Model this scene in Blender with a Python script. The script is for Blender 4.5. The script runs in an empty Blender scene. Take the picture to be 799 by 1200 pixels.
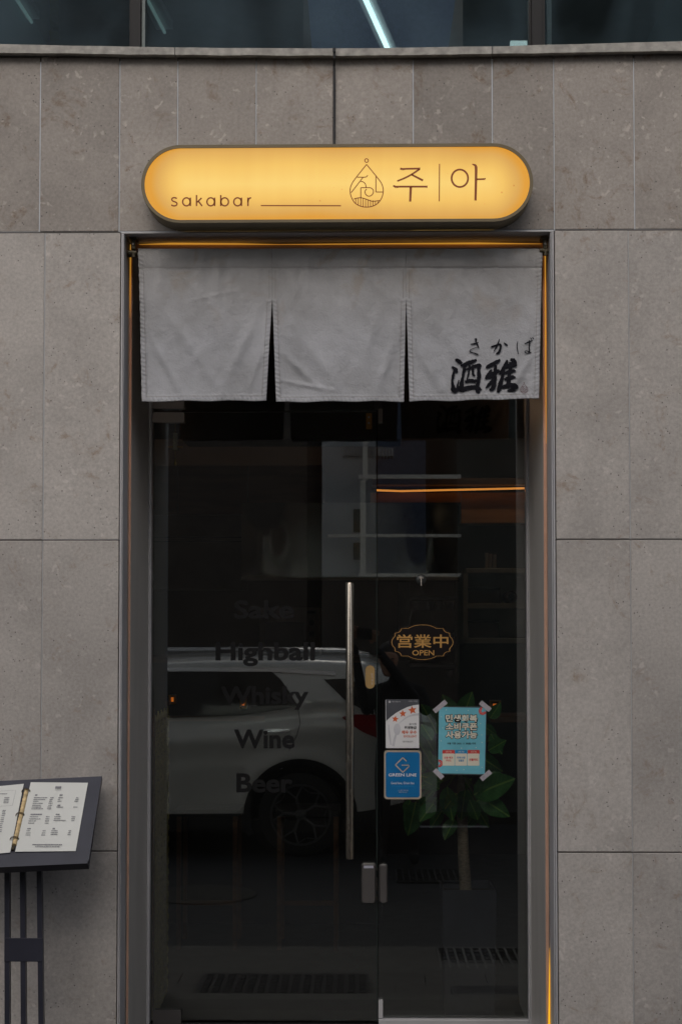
import bpy, math, random
from mathutils import Vector, Matrix, noise
R = math.radians
random.seed(7)
sc = bpy.context.scene
col = sc.collection
# ------------------------------------------------------------ camera
F, PX0, PY0 = 1700.0, 399.5, 680.0          # focal length and principal point, in photo pixels
CAM = Vector((0, -5.78, 1.55))
YAW, TILT = R(0.9), R(2.1)
cd = bpy.data.cameras.new('camera'); cam = bpy.data.objects.new('camera', cd); col.objects.link(cam)
cd.sensor_fit = 'HORIZONTAL'; cd.sensor_width = 36; cd.lens = 36 * F / 799
cd.shift_y = 80 / 799; cd.clip_end = 500; cd.clip_start = 0.05
cam.location = CAM; cam.rotation_euler = (R(90) + TILT, 0, YAW)
sc.camera = cam
CR = cam.rotation_euler.to_matrix()
def at(px, py, Y):
    """point of the plane y=Y seen at a photo pixel (used to take measurements)"""
    d = CR @ Vector(((px - PX0) / F, (PY0 - py) / F, -1))
    return CAM + d * ((Y - CAM.y) / d.y)
def atz(px, py, z):
    d = CR @ Vector(((px - PX0) / F, (PY0 - py) / F, -1))
    return CAM + d * ((z - CAM.z) / d.z)
def mir(px, py, Y):
    """point at plane y=Y (street side) whose reflection in the glass at y=0 is seen at a pixel"""
    p = at(px, py, -Y); return Vector((p.x, Y, p.z))
# ------------------------------------------------------------ light
SUN_EL, SUN_AZ = R(40), R(188)
w = bpy.data.worlds.new('World'); sc.world = w; w.use_nodes = True
nt = w.node_tree; bg = nt.nodes['Background']
sky = nt.nodes.new('ShaderNodeTexSky'); sky.sky_type = 'NISHITA'; sky.sun_disc = False
sky.sun_elevation = SUN_EL; sky.sun_rotation = SUN_AZ; sky.air_density = 1.0; sky.dust_density = 5.0; sky.ozone_density = 1.0
hs = nt.nodes.new('ShaderNodeHueSaturation'); hs.inputs['Saturation'].default_value = 0.6
nt.links.new(sky.outputs[0], hs.inputs['Color']); nt.links.new(hs.outputs[0], bg.inputs['Color'])
bg.inputs['Strength'].default_value = 0.15
sl = bpy.data.lights.new('sun', 'SUN'); sl.energy = 1.3; sl.angle = R(80); sl.color = (1, .97, .93)
so = bpy.data.objects.new('sun', sl); col.objects.link(so)
sd = Vector((-math.sin(SUN_AZ) * math.cos(SUN_EL), math.cos(SUN_AZ) * math.cos(SUN_EL), math.sin(SUN_EL)))
sd = Vector((math.sin(SUN_AZ) * math.cos(SUN_EL) * 1, math.cos(SUN_AZ) * math.cos(SUN_EL), math.sin(SUN_EL)))
so.rotation_euler = (-sd).to_track_quat('-Z', 'Y').to_euler()
sc.view_settings.view_transform = 'Standard'; sc.view_settings.look = 'None'
sc.view_settings.gamma = 1; sc.view_settings.use_curve_mapping = False
sc.view_settings.exposure = -0.62
sc.cycles.max_bounces = 10; sc.cycles.transparent_max_bounces = 20; sc.cycles.use_denoising = True
sc.cycles.sample_clamp_indirect = 4.0
sc.cycles.caustics_reflective = False; sc.cycles.caustics_refractive = False
# ------------------------------------------------------------ materials
def nodes(name):
    m = bpy.data.materials.new(name); m.use_nodes = True
    return m, m.node_tree, m.node_tree.nodes['Principled BSDF']
def N(t, kind, **kw):
    n = t.nodes.new(kind)
    for k, v in kw.items():
        if k in n.inputs: n.inputs[k].default_value = v
        else: setattr(n, k, v)
    return n
def ramp(t, src, stops):
    r = t.nodes.new('ShaderNodeValToRGB')
    e = r.color_ramp.elements
    while len(e) < len(stops): e.new(0.5)
    for i, (p, c) in enumerate(stops):
        e[i].position = p; e[i].color = (*c, 1) if len(c) == 3 else c
    t.links.new(src, r.inputs[0]); return r
def mixc(t, fac, a, b, mode='MIX'):
    m = t.nodes.new('ShaderNodeMix'); m.data_type = 'RGBA'; m.blend_type = mode
    for s, v in ((m.inputs[0], fac), (m.inputs[6], a), (m.inputs[7], b)):
        if hasattr(v, 'links'): t.links.new(v, s)
        elif isinstance(v, tuple): s.default_value = (*v, 1)
        else: s.default_value = v
    return m.outputs[2]
def simple(name, c, rough=.5, metal=0, var=.12, scale=12, bump=.0, bscale=60, spec=.5, stretch=None):
    m, t, b = nodes(name)
    tc = N(t, 'ShaderNodeTexCoord')
    src = tc.outputs['Object']
    if stretch:
        mp = N(t, 'ShaderNodeMapping'); mp.inputs['Scale'].default_value = stretch
        t.links.new(src, mp.inputs[0]); src = mp.outputs[0]
    n = N(t, 'ShaderNodeTexNoise', Scale=scale, Detail=5); t.links.new(src, n.inputs['Vector'])
    lo = tuple(x * (1 - var) for x in c); hi = tuple(min(1, x * (1 + var)) for x in c)
    r = ramp(t, n.outputs[0], [(.3, lo), (.7, hi)])
    t.links.new(r.outputs[0], b.inputs['Base Color'])
    b.inputs['Metallic'].default_value = metal
    rr = N(t, 'ShaderNodeMapRange'); rr.inputs[3].default_value = max(.02, rough - .08); rr.inputs[4].default_value = min(1, rough + .08)
    t.links.new(n.outputs[0], rr.inputs[0]); t.links.new(rr.outputs[0], b.inputs['Roughness'])
    b.inputs['Specular IOR Level'].default_value = spec
    if bump:
        n2 = N(t, 'ShaderNodeTexNoise', Scale=bscale, Detail=4); t.links.new(src, n2.inputs['Vector'])
        bp = N(t, 'ShaderNodeBump', Strength=bump, Distance=.004)
        t.links.new(n2.outputs[0], bp.inputs['Height']); t.links.new(bp.outputs[0], b.inputs['Normal'])
    return m
def emis(name, c, s):
    m, t, b = nodes(name)
    b.inputs['Base Color'].default_value = (*c, 1); b.inputs['Emission Color'].default_value = (*c, 1)
    b.inputs['Emission Strength'].default_value = s; b.inputs['Roughness'].default_value = .4
    return m
def stone_mat(name, base, speck, warm):
    m, t, b = nodes(name)
    tc = N(t, 'ShaderNodeTexCoord'); oi = N(t, 'ShaderNodeObjectInfo')
    sc_ = N(t, 'ShaderNodeVectorMath', operation='SCALE'); sc_.inputs['Scale'].default_value = 37.0
    cb = N(t, 'ShaderNodeCombineXYZ')
    for i in range(3): t.links.new(oi.outputs['Random'], cb.inputs[i])
    t.links.new(cb.outputs[0], sc_.inputs[0])
    ad = N(t, 'ShaderNodeVectorMath', operation='ADD')
    t.links.new(tc.outputs['Object'], ad.inputs[0]); t.links.new(sc_.outputs[0], ad.inputs[1])
    V = ad.outputs[0]
    def noi(scale, det=6, rough=.6, dist=0):
        n = N(t, 'ShaderNodeTexNoise', Scale=scale, Detail=det, Roughness=rough, Distortion=dist); t.links.new(V, n.inputs['Vector']); return n.outputs[0]
    big = ramp(t, noi(2.2, 5, .6, .6), [(.28, tuple(x * .80 for x in base)), (.52, base), (.75, tuple(x * 1.16 for x in base))]).outputs[0]
    fine = ramp(t, noi(90, 4, .7), [(.25, (.78, .78, .78)), (.75, (1.15, 1.15, 1.15))]).outputs[0]
    c = mixc(t, 1.0, big, fine, 'MULTIPLY')
    # pale shell fragments
    v = N(t, 'ShaderNodeTexVoronoi', Scale=26); v.feature = 'F1'
    dn = N(t, 'ShaderNodeTexNoise', Scale=20, Detail=3); t.links.new(V, dn.inputs['Vector'])
    vm = N(t, 'ShaderNodeMix'); vm.data_type = 'VECTOR'; vm.inputs[0].default_value = .12
    t.links.new(V, vm.inputs[4]); t.links.new(dn.outputs['Color'], vm.inputs[5]); t.links.new(vm.outputs[1], v.inputs['Vector'])
    sh = ramp(t, v.outputs['Distance'], [(.16, (1, 1, 1)), (.30, (0, 0, 0))]).outputs[0]
    sel = ramp(t, noi(9, 3), [(.46, (0, 0, 0)), (.60, (speck * .55,) * 3)]).outputs[0]
    f = mixc(t, 1.0, sh, sel, 'MULTIPLY')
    c = mixc(t, f, c, tuple(min(1, x * 1.45) for x in base))
    # brown veins and blotches
    ve = ramp(t, noi(6.5, 8, .72, 1.4), [(.55, (0, 0, 0)), (.66, (warm,) * 3)]).outputs[0]
    ve2 = ramp(t, noi(28, 5, .7, .5), [(.42, (.15, .15, .15)), (.6, (1, 1, 1))]).outputs[0]
    c = mixc(t, mixc(t, 1.0, ve, ve2, 'MULTIPLY'), c, (base[0] * .58, base[1] * .44, base[2] * .32))
    # pits
    p = N(t, 'ShaderNodeTexVoronoi', Scale=48); p.feature = 'F1'; t.links.new(V, p.inputs['Vector'])
    pt = ramp(t, p.outputs['Distance'], [(.08, (1, 1, 1)), (.15, (0, 0, 0))]).outputs[0]
    ps = ramp(t, noi(11, 3), [(.49, (0, 0, 0)), (.55, (1, 1, 1))]).outputs[0]
    pf = mixc(t, 1.0, pt, ps, 'MULTIPLY')
    c = mixc(t, pf, c, tuple(x * .35 for x in base))
    hv = N(t, 'ShaderNodeHueSaturation')
    mr = N(t, 'ShaderNodeMapRange'); mr.inputs[3].default_value = .91; mr.inputs[4].default_value = 1.07
    t.links.new(oi.outputs['Random'], mr.inputs[0]); t.links.new(mr.outputs[0], hv.inputs['Value'])
    t.links.new(c, hv.inputs['Color']); t.links.new(hv.outputs[0], b.inputs['Base Color'])
    b.inputs['Roughness'].default_value = .72; b.inputs['Specular IOR Level'].default_value = .3
    bp = N(t, 'ShaderNodeBump', Strength=.35, Distance=.002); bp.invert = True
    t.links.new(pf, bp.inputs['Height'])
    bp2 = N(t, 'ShaderNodeBump', Strength=.25, Distance=.001); t.links.new(fine, bp2.inputs['Height']); t.links.new(bp.outputs[0], bp2.inputs['Normal'])
    t.links.new(bp2.outputs[0], b.inputs['Normal'])
    return m
def glass_mat(name, tint, refl, wav=.0, haze_film=False, dust=(.35, .37, .36)):
    m = bpy.data.materials.new(name); m.use_nodes = True; t = m.node_tree; t.nodes.clear()
    o = N(t, 'ShaderNodeOutputMaterial'); tr = N(t, 'ShaderNodeBsdfTransparent'); gl = N(t, 'ShaderNodeBsdfGlossy', Roughness=0.0)
    tr.inputs[0].default_value = (*tint, 1); gl.inputs['Color'].default_value = (.97, 1, .98, 1)
    lw = N(t, 'ShaderNodeFresnel', IOR=1.5)
    mr = N(t, 'ShaderNodeMath', operation='MULTIPLY_ADD'); mr.inputs[1].default_value = 1.0; mr.inputs[2].default_value = refl - .04
    t.links.new(lw.outputs[0], mr.inputs[0]); mr.use_clamp = True
    mx = N(t, 'ShaderNodeMixShader'); t.links.new(mr.outputs[0], mx.inputs[0]); t.links.new(tr.outputs[0], mx.inputs[1]); t.links.new(gl.outputs[0], mx.inputs[2])
    tc = N(t, 'ShaderNodeTexCoord')
    if wav:
        n = N(t, 'ShaderNodeTexNoise', Scale=1.6, Detail=1); t.links.new(tc.outputs['Object'], n.inputs['Vector'])
        bp = N(t, 'ShaderNodeBump', Strength=wav, Distance=.01); t.links.new(n.outputs[0], bp.inputs['Height']); t.links.new(bp.outputs[0], gl.inputs['Normal'])
    last = mx.outputs[0]
    if haze_film:                                   # thin dust film, also set to paint haze over the dark glass
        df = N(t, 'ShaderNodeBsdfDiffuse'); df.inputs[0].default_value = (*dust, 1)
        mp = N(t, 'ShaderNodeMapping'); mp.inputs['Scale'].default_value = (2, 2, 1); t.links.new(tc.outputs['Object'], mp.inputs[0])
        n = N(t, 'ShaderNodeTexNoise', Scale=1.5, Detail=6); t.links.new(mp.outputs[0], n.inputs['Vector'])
        r = ramp(t, n.outputs[0], [(.35, (.005,) * 3), (.8, (haze_film,) * 3)])
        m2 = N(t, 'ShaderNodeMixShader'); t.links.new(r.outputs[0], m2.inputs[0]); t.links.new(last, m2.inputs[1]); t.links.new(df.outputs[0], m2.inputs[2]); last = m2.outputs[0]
    t.links.new(last, o.inputs[0]); return m
def sign_face_mat():
    m, t, b = nodes('lit_sign_face')
    tc = N(t, 'ShaderNodeTexCoord')
    sx = N(t, 'ShaderNodeSeparateXYZ'); t.links.new(tc.outputs['Object'], sx.inputs[0])
    n = N(t, 'ShaderNodeTexNoise', Scale=1.7, Detail=2); t.links.new(tc.outputs['Object'], n.inputs['Vector'])
    # distance to the rim of the stadium: the diffuser is brightest over its LED row
    ax = N(t, 'ShaderNodeMath', operation='ABSOLUTE'); t.links.new(sx.outputs[0], ax.inputs[0])
    dx = N(t, 'ShaderNodeMath', operation='SUBTRACT'); t.links.new(ax.outputs[0], dx.inputs[0]); dx.inputs[1].default_value = .53
    dm = N(t, 'ShaderNodeMath', operation='MAXIMUM'); t.links.new(dx.outputs[0], dm.inputs[0]); dm.inputs[1].default_value = 0
    cbv = N(t, 'ShaderNodeCombineXYZ'); t.links.new(dm.outputs[0], cbv.inputs[0]); t.links.new(sx.outputs[2], cbv.inputs[1])
    ln = N(t, 'ShaderNodeVectorMath', operation='LENGTH'); t.links.new(cbv.outputs[0], ln.inputs[0])
    a = N(t, 'ShaderNodeMath', operation='MULTIPLY_ADD'); t.links.new(ln.outputs['Value'], a.inputs[0]); a.inputs[1].default_value = 1 / .135
    nn = N(t, 'ShaderNodeMath', operation='MULTIPLY_ADD'); t.links.new(n.outputs[0], nn.inputs[0]); nn.inputs[1].default_value = .9; nn.inputs[2].default_value = -.45
    t.links.new(nn.outputs[0], a.inputs[2])
    r = ramp(t, a.outputs[0], [(.0, (.98, .66, .185)), (.42, (.92, .56, .135)), (.82, (.72, .39, .095)), (1.0, (.74, .33, .04))])
    # dead insects and dust gathered behind the face
    v = N(t, 'ShaderNodeTexVoronoi', Scale=26); t.links.new(tc.outputs['Object'], v.inputs['Vector'])
    vr = ramp(t, v.outputs['Distance'], [(.035, (.45, .3, .2)), (.08, (1, 1, 1))])
    n3 = N(t, 'ShaderNodeTexNoise', Scale=9, Detail=2); t.links.new(tc.outputs['Object'], n3.inputs['Vector'])
    s3 = ramp(t, n3.outputs[0], [(.52, (0, 0, 0)), (.62, (.8, .8, .8))])
    c = mixc(t, s3.outputs[0], r.outputs[0], mixc(t, 1.0, r.outputs[0], vr.outputs[0], 'MULTIPLY'))
    mp = N(t, 'ShaderNodeMapping'); mp.inputs['Scale'].default_value = (17, 1, .6); t.links.new(tc.outputs['Object'], mp.inputs[0])
    n4 = N(t, 'ShaderNodeTexNoise', Scale=1, Detail=5); t.links.new(mp.outputs[0], n4.inputs['Vector'])
    s4 = ramp(t, n4.outputs[0], [(.30, (.965, .955, .945)), (.6, (1, 1, 1))])
    c = mixc(t, 1.0, c, s4.outputs[0], 'MULTIPLY')
    b.inputs['Base Color'].default_value = (.10, .07, .03, 1); b.inputs['Roughness'].default_value = .12
    b.inputs['Specular IOR Level'].default_value = .5
    t.links.new(c, b.inputs['Emission Color']); b.inputs['Emission Strength'].default_value = SIGN_E
    return m
def fabric_mat():
    m, t, b = nodes('noren_cotton')
    tc = N(t, 'ShaderNodeTexCoord')
    n = N(t, 'ShaderNodeTexNoise', Scale=5, Detail=6, Roughness=.65); t.links.new(tc.outputs['Object'], n.inputs['Vector'])
    c = ramp(t, n.outputs[0], [(.3, (.345, .347, .362)), (.55, (.42, .424, .452)), (.75, (.475, .48, .51))]).outputs[0]
    # tea-coloured stains, plus a smooth warm darker tint, towards the rod pocket
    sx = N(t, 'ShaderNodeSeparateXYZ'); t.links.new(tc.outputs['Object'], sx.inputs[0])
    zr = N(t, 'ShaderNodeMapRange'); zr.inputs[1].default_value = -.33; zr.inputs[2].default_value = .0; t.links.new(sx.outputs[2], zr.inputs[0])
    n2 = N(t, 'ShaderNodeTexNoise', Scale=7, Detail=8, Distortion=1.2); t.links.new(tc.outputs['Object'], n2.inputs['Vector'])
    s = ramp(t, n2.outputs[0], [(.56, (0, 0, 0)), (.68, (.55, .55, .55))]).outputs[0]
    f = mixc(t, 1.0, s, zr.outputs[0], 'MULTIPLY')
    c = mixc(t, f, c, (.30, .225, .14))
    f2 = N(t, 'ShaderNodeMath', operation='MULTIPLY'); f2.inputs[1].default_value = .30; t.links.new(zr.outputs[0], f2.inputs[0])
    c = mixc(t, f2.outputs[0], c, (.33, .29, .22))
    t.links.new(c, b.inputs['Base Color']); b.inputs['Roughness'].default_value = .95; b.inputs['Specular IOR Level'].default_value = .15
    b.inputs['Sheen Weight'].default_value = .15
    wv = N(t, 'ShaderNodeTexNoise', Scale=170, Detail=3); t.links.new(tc.outputs['Object'], wv.inputs['Vector'])
    n5 = N(t, 'ShaderNodeTexNoise', Scale=26, Detail=4, Roughness=.6); t.links.new(tc.outputs['Object'], n5.inputs['Vector'])
    bp = N(t, 'ShaderNodeBump', Strength=.6, Distance=.002); t.links.new(wv.outputs[0], bp.inputs['Height'])
    b2 = N(t, 'ShaderNodeBump', Strength=.6, Distance=.008); t.links.new(n5.outputs[0], b2.inputs['Height']); t.links.new(bp.outputs[0], b2.inputs['Normal'])
    t.links.new(b2.outputs[0], b.inputs['Normal'])
    return m
def leaf_mat(name, c):
    m, t, b = nodes(name)
    tc = N(t, 'ShaderNodeTexCoord'); sx = N(t, 'ShaderNodeSeparateXYZ'); t.links.new(tc.outputs['Object'], sx.inputs[0])
    ab = N(t, 'ShaderNodeMath', operation='ABSOLUTE'); t.links.new(sx.outputs[1], ab.inputs[0])
    rib = ramp(t, ab.outputs[0], [(.012, (1, 1, 1)), (.03, (0, 0, 0))]).outputs[0]
    vd = N(t, 'ShaderNodeMath', operation='MULTIPLY_ADD'); t.links.new(ab.outputs[0], vd.inputs[0]); vd.inputs[1].default_value = -.8; t.links.new(sx.outputs[0], vd.inputs[2])
    sn = N(t, 'ShaderNodeMath', operation='MULTIPLY'); sn.inputs[1].default_value = 62; t.links.new(vd.outputs[0], sn.inputs[0])
    s2 = N(t, 'ShaderNodeMath', operation='SINE'); t.links.new(sn.outputs[0], s2.inputs[0])
    vein = ramp(t, s2.outputs[0], [(.93, (0, 0, 0)), (1, (.35, .35, .35))]).outputs[0]
    n = N(t, 'ShaderNodeTexNoise', Scale=5, Detail=3); t.links.new(tc.outputs['Object'], n.inputs['Vector'])
    base = ramp(t, n.outputs[0], [(.3, tuple(x * .75 for x in c)), (.7, tuple(x * 1.25 for x in c))]).outputs[0]
    cc = mixc(t, mixc(t, 1, rib, vein, 'ADD'), base, (c[0] * 3 + .02, c[1] * 1.9 + .02, c[2] * 1.5))
    t.links.new(cc, b.inputs['Base Color']); b.inputs['Roughness'].default_value = .3; b.inputs['Specular IOR Level'].default_value = .4
    b.inputs['Transmission Weight'].default_value = 0
    return m
SIGN_E = 1.46
M = {}
M['stone_up'] = stone_mat('limestone_upper_course', (.355, .322, .296), 1.5, .9)
M['stone_lo'] = stone_mat('limestone_lower_courses', (.468, .436, .412), .8, .6)
M['grout'] = simple('pale_grout', (.50, .52, .56), .9, bump=.3)
M['grout_lo'] = simple('grey_grout', (.40, .40, .41), .9, bump=.3)
M['grout_dark'] = simple('dark_open_joint', (.10, .09, .085), .9)
M['ledge'] = simple('weathered_granite_ledge', (.36, .345, .32), .8, var=.3, scale=30, bump=.6, bscale=90)
M['alu'] = simple('grey_aluminium', (.50, .495, .51), .42, .05, var=.07, scale=4, bump=.05)
M['alu_dark'] = simple('dark_aluminium', (.016, .016, .018), .5, 0, spec=.25)
M['reveal'] = simple('grey_sheet_reveal', (.54, .515, .485), .42, .05, var=.08, scale=3, stretch=(3, 3, .6))
M['steel'] = simple('brushed_stainless', (.52, .47, .40), .26, 1, var=.12, scale=9, stretch=(30, 30, 1))
M['patch'] = simple('satin_steel_patch', (.58, .52, .46), .25, .4, var=.1, scale=5)
M['lockgrey'] = simple('grey_plastic_housing', (.09, .084, .083), .35, .1, var=.05)
M['copper'] = simple('copper_strip', (.66, .41, .30), .42, .0, var=.08)
M['ledo'] = emis('orange_led_flex', (1.0, .48, .06), .70)
M['ledy'] = emis('yellow_led_flex', (1.0, .50, .02), 1.25)
M['sign_case'] = simple('olive_bronze_casing', (.17, .135, .078), .42, .15, var=.08, scale=6)
M['brown'] = emis('glowing_brown_vinyl', (.22, .055, .010), .42)  # sign's backlight through the letters put in as emission
M['black'] = simple('black_vinyl', (.006, .006, .007), .55, var=.1, spec=.25)
M['ink'] = simple('black_ink', (.012, .012, .016), .95, var=.3, scale=60, spec=.1)
M['redink'] = simple('dark_red_ink', (.12, .025, .025), .9)
M['fabric'] = fabric_mat()
M['thread'] = simple('seam_thread', (.27, .255, .24), .95)
M['rod'] = simple('painted_rod', (.10, .085, .055), .5, .3)
M['cable'] = simple('black_cable', (.012, .012, .014), .5)
M['glass'] = glass_mat('shop_glass', (.955, .965, .96), .15, .010, haze_film=.006)
M['glass_up'] = glass_mat('upper_window_glass', (.78, .86, .88), .19, .012, haze_film=.20, dust=(.24, .36, .45))  # blue dust tint paints a paler, bluish haze over the upper panes
M['boardblk'] = simple('black_lacquered_board', (.034, .035, .050), .32, var=.2, scale=6, bump=.1)
M['paper'] = simple('menu_paper', (.66, .67, .64), .6, var=.03, scale=4)
M['print'] = simple('grey_print', (.22, .22, .24), .8)
M['binder'] = simple('cream_ribbed_spine', (.62, .46, .24), .6, var=.35, scale=50)
M['ring'] = simple('dark_ring_metal', (.10, .08, .05), .3, .9)
M['white'] = simple('white_print', (.72, .72, .74), .5, var=.03)
M['offwhite'] = simple('cream_print', (.75, .71, .60), .5, var=.03)
M['greypaper'] = simple('grey_print_band', (.075, .08, .095), .5)
M['lgrey'] = simple('pale_grey_print', (.50, .50, .53), .5)
M['redp'] = simple('red_print', (.60, .055, .05), .5)
M['orangep'] = simple('vermilion_print', (.62, .12, .035), .5)
M['bluep'] = simple('blue_print', (.006, .155, .40), .4, var=.1, scale=8)
M['blue2'] = simple('mid_blue_print', (.02, .24, .50), .5)
M['navy'] = simple('navy_print', (.02, .03, .09), .5)
M['teal'] = simple('turquoise_poster', (.165, .50, .62), .35, var=.12, scale=9)
M['tape'] = simple('cloudy_tape', (.42, .40, .44), .5, var=.15, scale=60, bump=.4)
M['goldp'] = simple('tan_gold_paint', (.50, .275, .075), .5, var=.08)
M['goldb'] = simple('champagne_border', (.55, .46, .36), .35, .3)
M['plaque'] = simple('dark_plaque', (.009, .006, .006), .5, spec=.2)
M['pill'] = simple('tan_acrylic', (.40, .26, .105), .4, var=.06)
M['string'] = simple('thin_string', (.10, .10, .09), .8)
M['clear'] = simple('cloudy_suction_cup', (.03, .032, .032), .25)
M['rope'] = simple('straw_rope', (.80, .76, .52), .9, var=.2, scale=80)
M['brass'] = simple('brass', (.55, .36, .09), .3, .9)
M['leaf'] = leaf_mat('rubber_leaf', (.09, .31, .08)); M['leafd'] = leaf_mat('rubber_leaf_old', (.07, .21, .06))
M['leafl'] = leaf_mat('rubber_leaf_young', (.14, .34, .06))
M['stem'] = simple('leaf_stalk', (.13, .17, .05), .6)
M['trunk'] = simple('plant_bark', (.46, .38, .28), .85, var=.3, scale=60, bump=.6, stretch=(1, 1, 2.5))
M['potm'] = simple('charcoal_planter', (.055, .060, .085), .55, bump=.2)
M['soil'] = simple('soil', (.03, .022, .016), 1, bump=.8)
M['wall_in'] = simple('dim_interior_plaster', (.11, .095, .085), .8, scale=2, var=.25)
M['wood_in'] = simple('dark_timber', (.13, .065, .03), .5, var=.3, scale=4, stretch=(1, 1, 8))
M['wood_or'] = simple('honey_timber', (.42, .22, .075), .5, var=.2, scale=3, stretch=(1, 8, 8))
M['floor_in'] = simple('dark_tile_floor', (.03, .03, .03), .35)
M['shelfm'] = simple('pale_laminate', (.66, .63, .52), .5)
M['boxd'] = simple('brown_storage_box', (.16, .12, .11), .7)
M['inox'] = simple('wavy_stainless', (.62, .65, .56), .22, 1, var=.05, bump=.0)
M['oven'] = simple('cream_appliance', (.42, .40, .36), .4)
M['darkgl'] = simple('dark_appliance_glass', (.01, .01, .012), .15)
M['ledw'] = emis('warm_cove_led', (1.0, .36, .06), 1.3)
M['lamp'] = emis('small_lamp_glow', (1.0, .24, .02), .7)
M['tubedim'] = emis('dim_fluorescent_tube', (.55, .8, .75), .35)
M['tube'] = emis('fluorescent_tube', (.80, 1.0, .95), 4.0)
M['asphalt'] = simple('asphalt', (.024, .024, .026), .85, var=.3, scale=120, bump=.6, bscale=250)
M['paver'] = simple('grey_paver', (.055, .051, .048), .85, var=.18, scale=20, bump=.3)
M['granite'] = simple('pale_granite_kerb', (.055, .052, .048), .8, var=.2, scale=90)
M['mat'] = simple('rubber_door_mat', (.02, .018, .02), .9, bump=.5)
M['iron'] = simple('cast_iron', (.05, .048, .045), .5, .6)
M['pale_iron'] = simple('galvanised_grate', (.10, .10, .10), .45, .6)
M['paint'] = simple('white_road_paint', (.7, .7, .68), .7)
M['carw'] = simple('pearl_white_car_paint', (.78, .78, .74), .18, var=.02); M['carw'].node_tree.nodes['Principled BSDF'].inputs['Coat Weight'].default_value = 1
M['cargl'] = simple('tinted_car_glass', (.008, .008, .009), .06, spec=.5)
M['chrome'] = simple('satin_chrome', (.60, .62, .66), .18, 1, var=.03)
M['clad'] = simple('black_plastic_cladding', (.018, .018, .018), .6)
M['tyre'] = simple('tyre_rubber', (.018, .018, .018), .85)
M['rimd'] = simple('machined_alloy', (.10, .10, .105), .4, .4)
M['tail'] = simple('red_lamp_lens', (.30, .008, .012), .12); 
M['b1'] = simple('brown_brick_render', (.10, .085, .075), .85, var=.2, scale=3)
M['b2'] = simple('dark_green_grey_render', (.075, .085, .08), .85, var=.2, scale=3)
M['b3'] = simple('pale_render', (.42, .43, .44), .85, var=.08, scale=2)
M['bw'] = simple('white_painted_steel', (.80, .79, .74), .5)
M['bgl'] = simple('dark_window', (.015, .018, .02), .08)
M['skin'] = simple('skin', (.45, .25, .17), .5); M['cloth'] = simple('black_clothes', (.015, .015, .018), .9); M['hair'] = simple('black_hair', (.01, .008, .007), .5)
M['trous'] = simple('charcoal_trousers', (.03, .03, .035), .9)
M['wick'] = simple('yellow_green_wicker', (.60, .54, .18), .7, var=.25, scale=40)
M['upwall'] = simple('upper_room_teal_wall', (.16, .26, .26), .8, scale=2)
M['curt'] = simple('olive_hanging_cloth', (.16, .17, .03), .9)
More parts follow.
